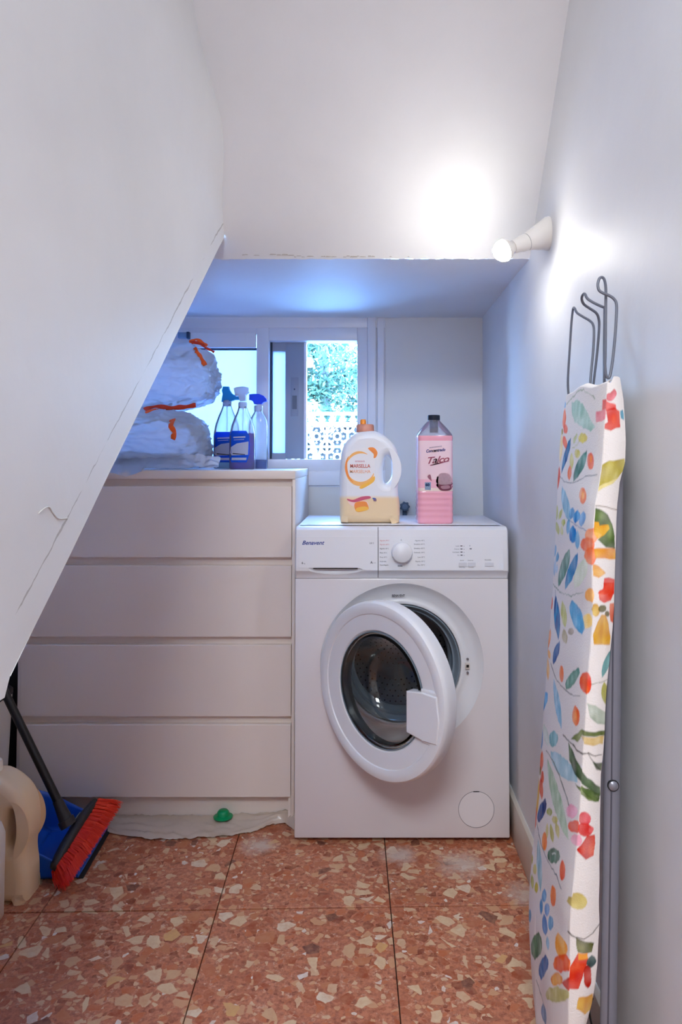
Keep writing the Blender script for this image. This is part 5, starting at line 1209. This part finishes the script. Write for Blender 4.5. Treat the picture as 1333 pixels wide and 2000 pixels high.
for i in range(3400):
    t_ = random.random(); e = random.uniform(-1, 1); root = H0 + ax1 * BL * (.02 + .96 * t_) + wd_ * e * .019 + bd * .008
    tip = T0.lerp(T1, t_) + wd_ * e * .030 + bd * random.uniform(-.010, .006) + ax1 * random.uniform(-.009, .009) + ax1 * (t_ - .5) * .02
    if tip.z < .010: tip = root + (tip - root) * min(1, (root.z - .010) / max(1e-4, root.z - tip.z))
    mid = root.lerp(tip, .55) + wd_ * e * .006; s = ax1 * .0007
    b = len(vs); sq = (wd_ * .0005)
    vs += [root - s, root + s, mid - s, mid + s, tip - s * .6 + sq, tip + s * .6 + sq]; fs += [(b, b + 1, b + 3, b + 2), (b + 2, b + 3, b + 5, b + 4)]
bo = pydata('bristles', vs, fs, M_BRI, br, label='dense red bristles'); bo['kind'] = 'stuff'
jn = at(130, 1604, 1.925); s0_ = at(112, 1563, 1.93); s1_ = at(16, 1366, 1.955); sd_ = (s1_ - s0_).normalized()
tube('socket', [jn, jn + (s0_ - jn) * .5, s0_], [.0175, .0145, .0125], M_BH, br, n=20)
tube('handle_collar', [jn - sd_ * .012, jn + sd_ * .006], .0205, M_BH, br, n=20)
L0 = s0_ - sd_ * .015; tube('handle', [L0, L0 + sd_ * .60, L0 + sd_ * 1.02], .0108, M_STK, br, n=20)
cpt = H0.lerp(H1, .62) - bd * .0135
flat_ = bmesh.new(); bx(flat_, -.022, .022, -.009, .009, -.0006, .0006, .0005, 1); bmesh.ops.transform(flat_, matrix=Matrix(((ax1.x, wd_.x, bd.x, cpt.x), (ax1.y, wd_.y, bd.y, cpt.y), (ax1.z, wd_.z, bd.z, cpt.z), (0, 0, 0, 1))), verts=flat_.verts[:])
obj('block_sticker', flat_, mat('pale_sticker', (170, 176, 166), .5), br)

# --- white bin with a black lid, white bottle, added panel for the dark gap
bn = thing('waste_bin', 'tall white bin with a black lid at the left edge, under the stairs', 'bin', (at(17, 1382, 2.00).x - .150, 2.00, 0))
zl = at(10, 1384, 1.95).z
loft('bin_body', [(0, .110, .090, 6), (.004, .112, .092, 6), (zl - .004, .125, .105, 6), (zl, .1255, .1055, 6)], mat('bin_white', (220, 216, 208), .4), bn, n=48, auto=40)
loft('bin_lid', [(zl, .1265, .1065, 6), (zl + .012, .1265, .1065, 6), (zl + .020, .120, .100, 6), (zl + .021, .06, .05, 4)], M_BLACK, bn, n=48, auto=40)
wbt = at(12, 1780, 1.70)
wb_ = thing('white_bottle', 'plain white plastic bottle standing in front of the jug, at the left edge', 'bottle', (wbt.x - .060, 1.690, 0))
loft('bottle_body', [(0, .046, .034, 4), (.004, .050, .038, 4), (.19, .051, .038, 4), (.215, .045, .034, 3), (.232, .026, .024, 2), (.240, .016, .016, 2)], mat('white_bottle_plastic', (222, 218, 214), .35), wb_, n=40)
lathe('bottle_cap', [(0, .238), (.017, .238), (.0165, .262), (0, .263)], M_TRIM, wb_, n=30)
bp = box('gap_shade_panel', -1.20, -1.022, 2.16, 2.20, 0, .95, mat('gap_shade_black', (10, 10, 22), .7), None, bev=.003); tag(bp, 'narrow black panel added to darken the shaded gap left of the chest', 'panel')  # added panel, stands in for the deep shade of the gap

# ------------------------------------------------------------------ outdoors
struct(box('ground', -9, 9, 2.75, 16, -.15, -.05, mat('pale_ground', (206, 206, 206), .9)))
YW = 7.0; bw = thing('garden_wall', 'white pierced ornamental garden wall seen through the window', 'wall', (-.5, YW, 0))
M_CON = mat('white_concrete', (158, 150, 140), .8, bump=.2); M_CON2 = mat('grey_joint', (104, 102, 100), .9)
zt_w = at(640, 832, YW).z
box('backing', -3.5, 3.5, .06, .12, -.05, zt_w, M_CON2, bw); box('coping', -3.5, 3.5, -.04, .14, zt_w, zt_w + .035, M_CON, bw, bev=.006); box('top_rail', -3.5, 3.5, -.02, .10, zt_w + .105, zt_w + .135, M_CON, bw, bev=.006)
BS = .20
bm = bmesh.new()
def ringf(cx, cz, r0, r1, y0=-.0, y1=.06, n=20, a0=0, a1=2 * PI):
    P = []
    for i in range(n + 1):
        a = a0 + (a1 - a0) * i / n; c, s = math.cos(a), math.sin(a); P.append([bm.verts.new((cx + r * c, y, cz + r * s)) for r, y in ((r0, y0), (r1, y0), (r1, y1), (r0, y1))])
    for a, b in zip(P, P[1:]):
        for q in range(4): bm.faces.new((a[q], a[(q + 1) % 4], b[(q + 1) % 4], b[q]))
h = BS / 2
for (cx, cz, a0) in ((-h, -h, 0), (h, -h, PI / 2), (h, h, PI), (-h, h, 3 * PI / 2)): ringf(cx, cz, .045, .072, a0=a0, a1=a0 + PI / 2, n=8)
ringf(0, 0, .022, .044)
for i in range(8):
    a = 2 * PI * i / 8; ringf(.060 * math.cos(a), .060 * math.sin(a), .004, .011, n=8)
bx(bm, -h, h, 0, .06, -h, -h + .012); bx(bm, -h, h, 0, .06, h - .012, h); bx(bm, -h, -h + .012, 0, .06, -h, h); bx(bm, h - .012, h, 0, .06, -h, h)
blk = obj('breeze_block', bm, M_CON, bw); blk.location = (-1.4, 0, zt_w - h)
for i in range(12):
    for j in range(3):
        if i == 0 and j == 0: continue
        o = bpy.data.objects.new('breeze_block', blk.data); COL.objects.link(o); o.parent = bw; o.location = (-1.4 + i * BS, 0, zt_w - h - j * BS)
bl = lathe('baluster', [(.016, 0), (.034, .02), (.040, .045), (.026, .07), (.018, .09), (.030, .105)], M_CON, bw, n=14); bl.location = (-1.45, .04, zt_w + .03); bl.scale = (1, 1, .72)
for i in range(1, 26):
    o = bpy.data.objects.new('baluster', bl.data); COL.objects.link(o); o.parent = bw; o.location = (-1.45 + i * .10, .04, zt_w + .03); o.scale = (1, 1, .72)
# trees behind the wall
def foliage_mat(name, a, b):
    m = bpy.data.materials.new(name); m.use_nodes = True; nt = m.node_tree; p = nt.nodes['Principled BSDF']; g = nt.nodes.new('ShaderNodeNewGeometry'); r = nt.nodes.new('ShaderNodeValToRGB')
    r.color_ramp.elements[0].color = lin(a); r.color_ramp.elements[1].color = lin(b); nt.links.new(g.outputs['Random Per Island'], r.inputs[0]); nt.links.new(r.outputs[0], p.inputs['Base Color']); p.inputs['Roughness'].default_value = .6; return m
M_LF = foliage_mat('teal_leaves', (34, 66, 50), (88, 122, 92)); M_LF2 = foliage_mat('light_leaves', (84, 128, 110), (170, 196, 160)); M_BARK = mat('grey_bark', (130, 130, 128), .9)
def tree(label, x, y, z0, r, n, seed, m):
    t = thing('garden_tree', label, 'tree', (x, y, 0), 0, None); rg = random.Random(seed); vs, fs = [], []
    cl = [(Vector((rg.gauss(0, .5) * r[0], rg.gauss(0, .5) * r[1], rg.uniform(-1, 1) * r[2])), rg.uniform(.14, .34)) for _ in range(90)]
    for _ in range(n):
        c, q = rg.choice(cl); d = Vector((rg.gauss(0, 1), rg.gauss(0, 1), rg.gauss(0, 1))).normalized() * q * rg.random() ** .4; p = c + d + Vector((0, 0, z0))
        a = Vector((rg.gauss(0, 1), rg.gauss(0, 1), rg.gauss(0, 1))).normalized(); b = a.orthogonal().normalized(); l = rg.uniform(.03, .055); b_ = len(vs)
        vs += [p - a * l, p + b * l * .4, p + a * l, p - b * l * .4]; fs.append((b_, b_ + 1, b_ + 2, b_ + 3))
    pydata('foliage', vs, fs, m, t); tube('trunk', [(0, 0, -.05), (.04, .02, z0 * .6), (0, 0, z0 + .3)], [.09, .07, .04], M_BARK, t, n=10)
tree('dense teal tree behind the white garden wall, centre of the window view', -.55, 8.6, 2.6, (1.0, .5, 1.5), 16000, 1, M_LF)
tree('pale teal tree behind the garden wall, at the right of the window view', 2.6, 9.4, 2.8, (.8, .5, 1.6), 9000, 2, M_LF2)
tree('teal tree behind the garden wall, hidden left beyond the frosted pane', -3.6, 8.8, 2.6, (.9, .5, 1.5), 9000, 3, M_LF)
rf = box('far_roof', -.95, -.62, 7.9, 8.2, at(605, 712, 7.9).z, at(605, 698, 7.9).z, mat('pink_tiles', (226, 176, 190), .8)); tag(rf, 'small pinkish roof edge showing through the trees outside', 'roof')
rg = random.Random(4)
bsh = thing('bare_shrub', 'bare twiggy shrub in front of the white garden wall', 'shrub', (at(598, 900, 6.2).x, 6.2, 0))
def twig(p, d, l, r, lev, bm):
    q = p + d * l; m_ = p.lerp(q, .5) + Vector((rg.uniform(-.02, .02), 0, rg.uniform(-.01, .02))); tube_into(bm, [p, m_, q], [r, r * .8, r * .6], 6)
    if lev:
        for _ in range(3): twig(p.lerp(q, rg.uniform(.45, 1)), (d + Vector((rg.uniform(-.7, .8), rg.uniform(-.4, .4), rg.uniform(-.1, .5)))).normalized(), l * .62, r * .6, lev - 1, bm)
bm = bmesh.new(); twig(Vector((0, 0, -.05)), Vector((.08, 0, 1)).normalized(), .75, .022, 0, bm); twig(Vector((.05, 0, .66)), Vector((.12, 0, 1)).normalized(), .42, .016, 3, bm); twig(Vector((.04, 0, .55)), Vector((.75, -.1, .6)).normalized(), .42, .013, 2, bm)
obj('twigs', bm, mat('grey_twig', (150, 156, 170), .8), bsh, True)

# ------------------------------------------------------------------ parents
bpy.context.view_layer.update()
for t in WORLD:
    inv = t.matrix_world.inverted()
    for ch in t.children: ch.matrix_parent_inverse = inv
for o in SC.objects:
    if o.name.startswith('tmp') or o.name.startswith('cutter'): bpy.data.objects.remove(o)
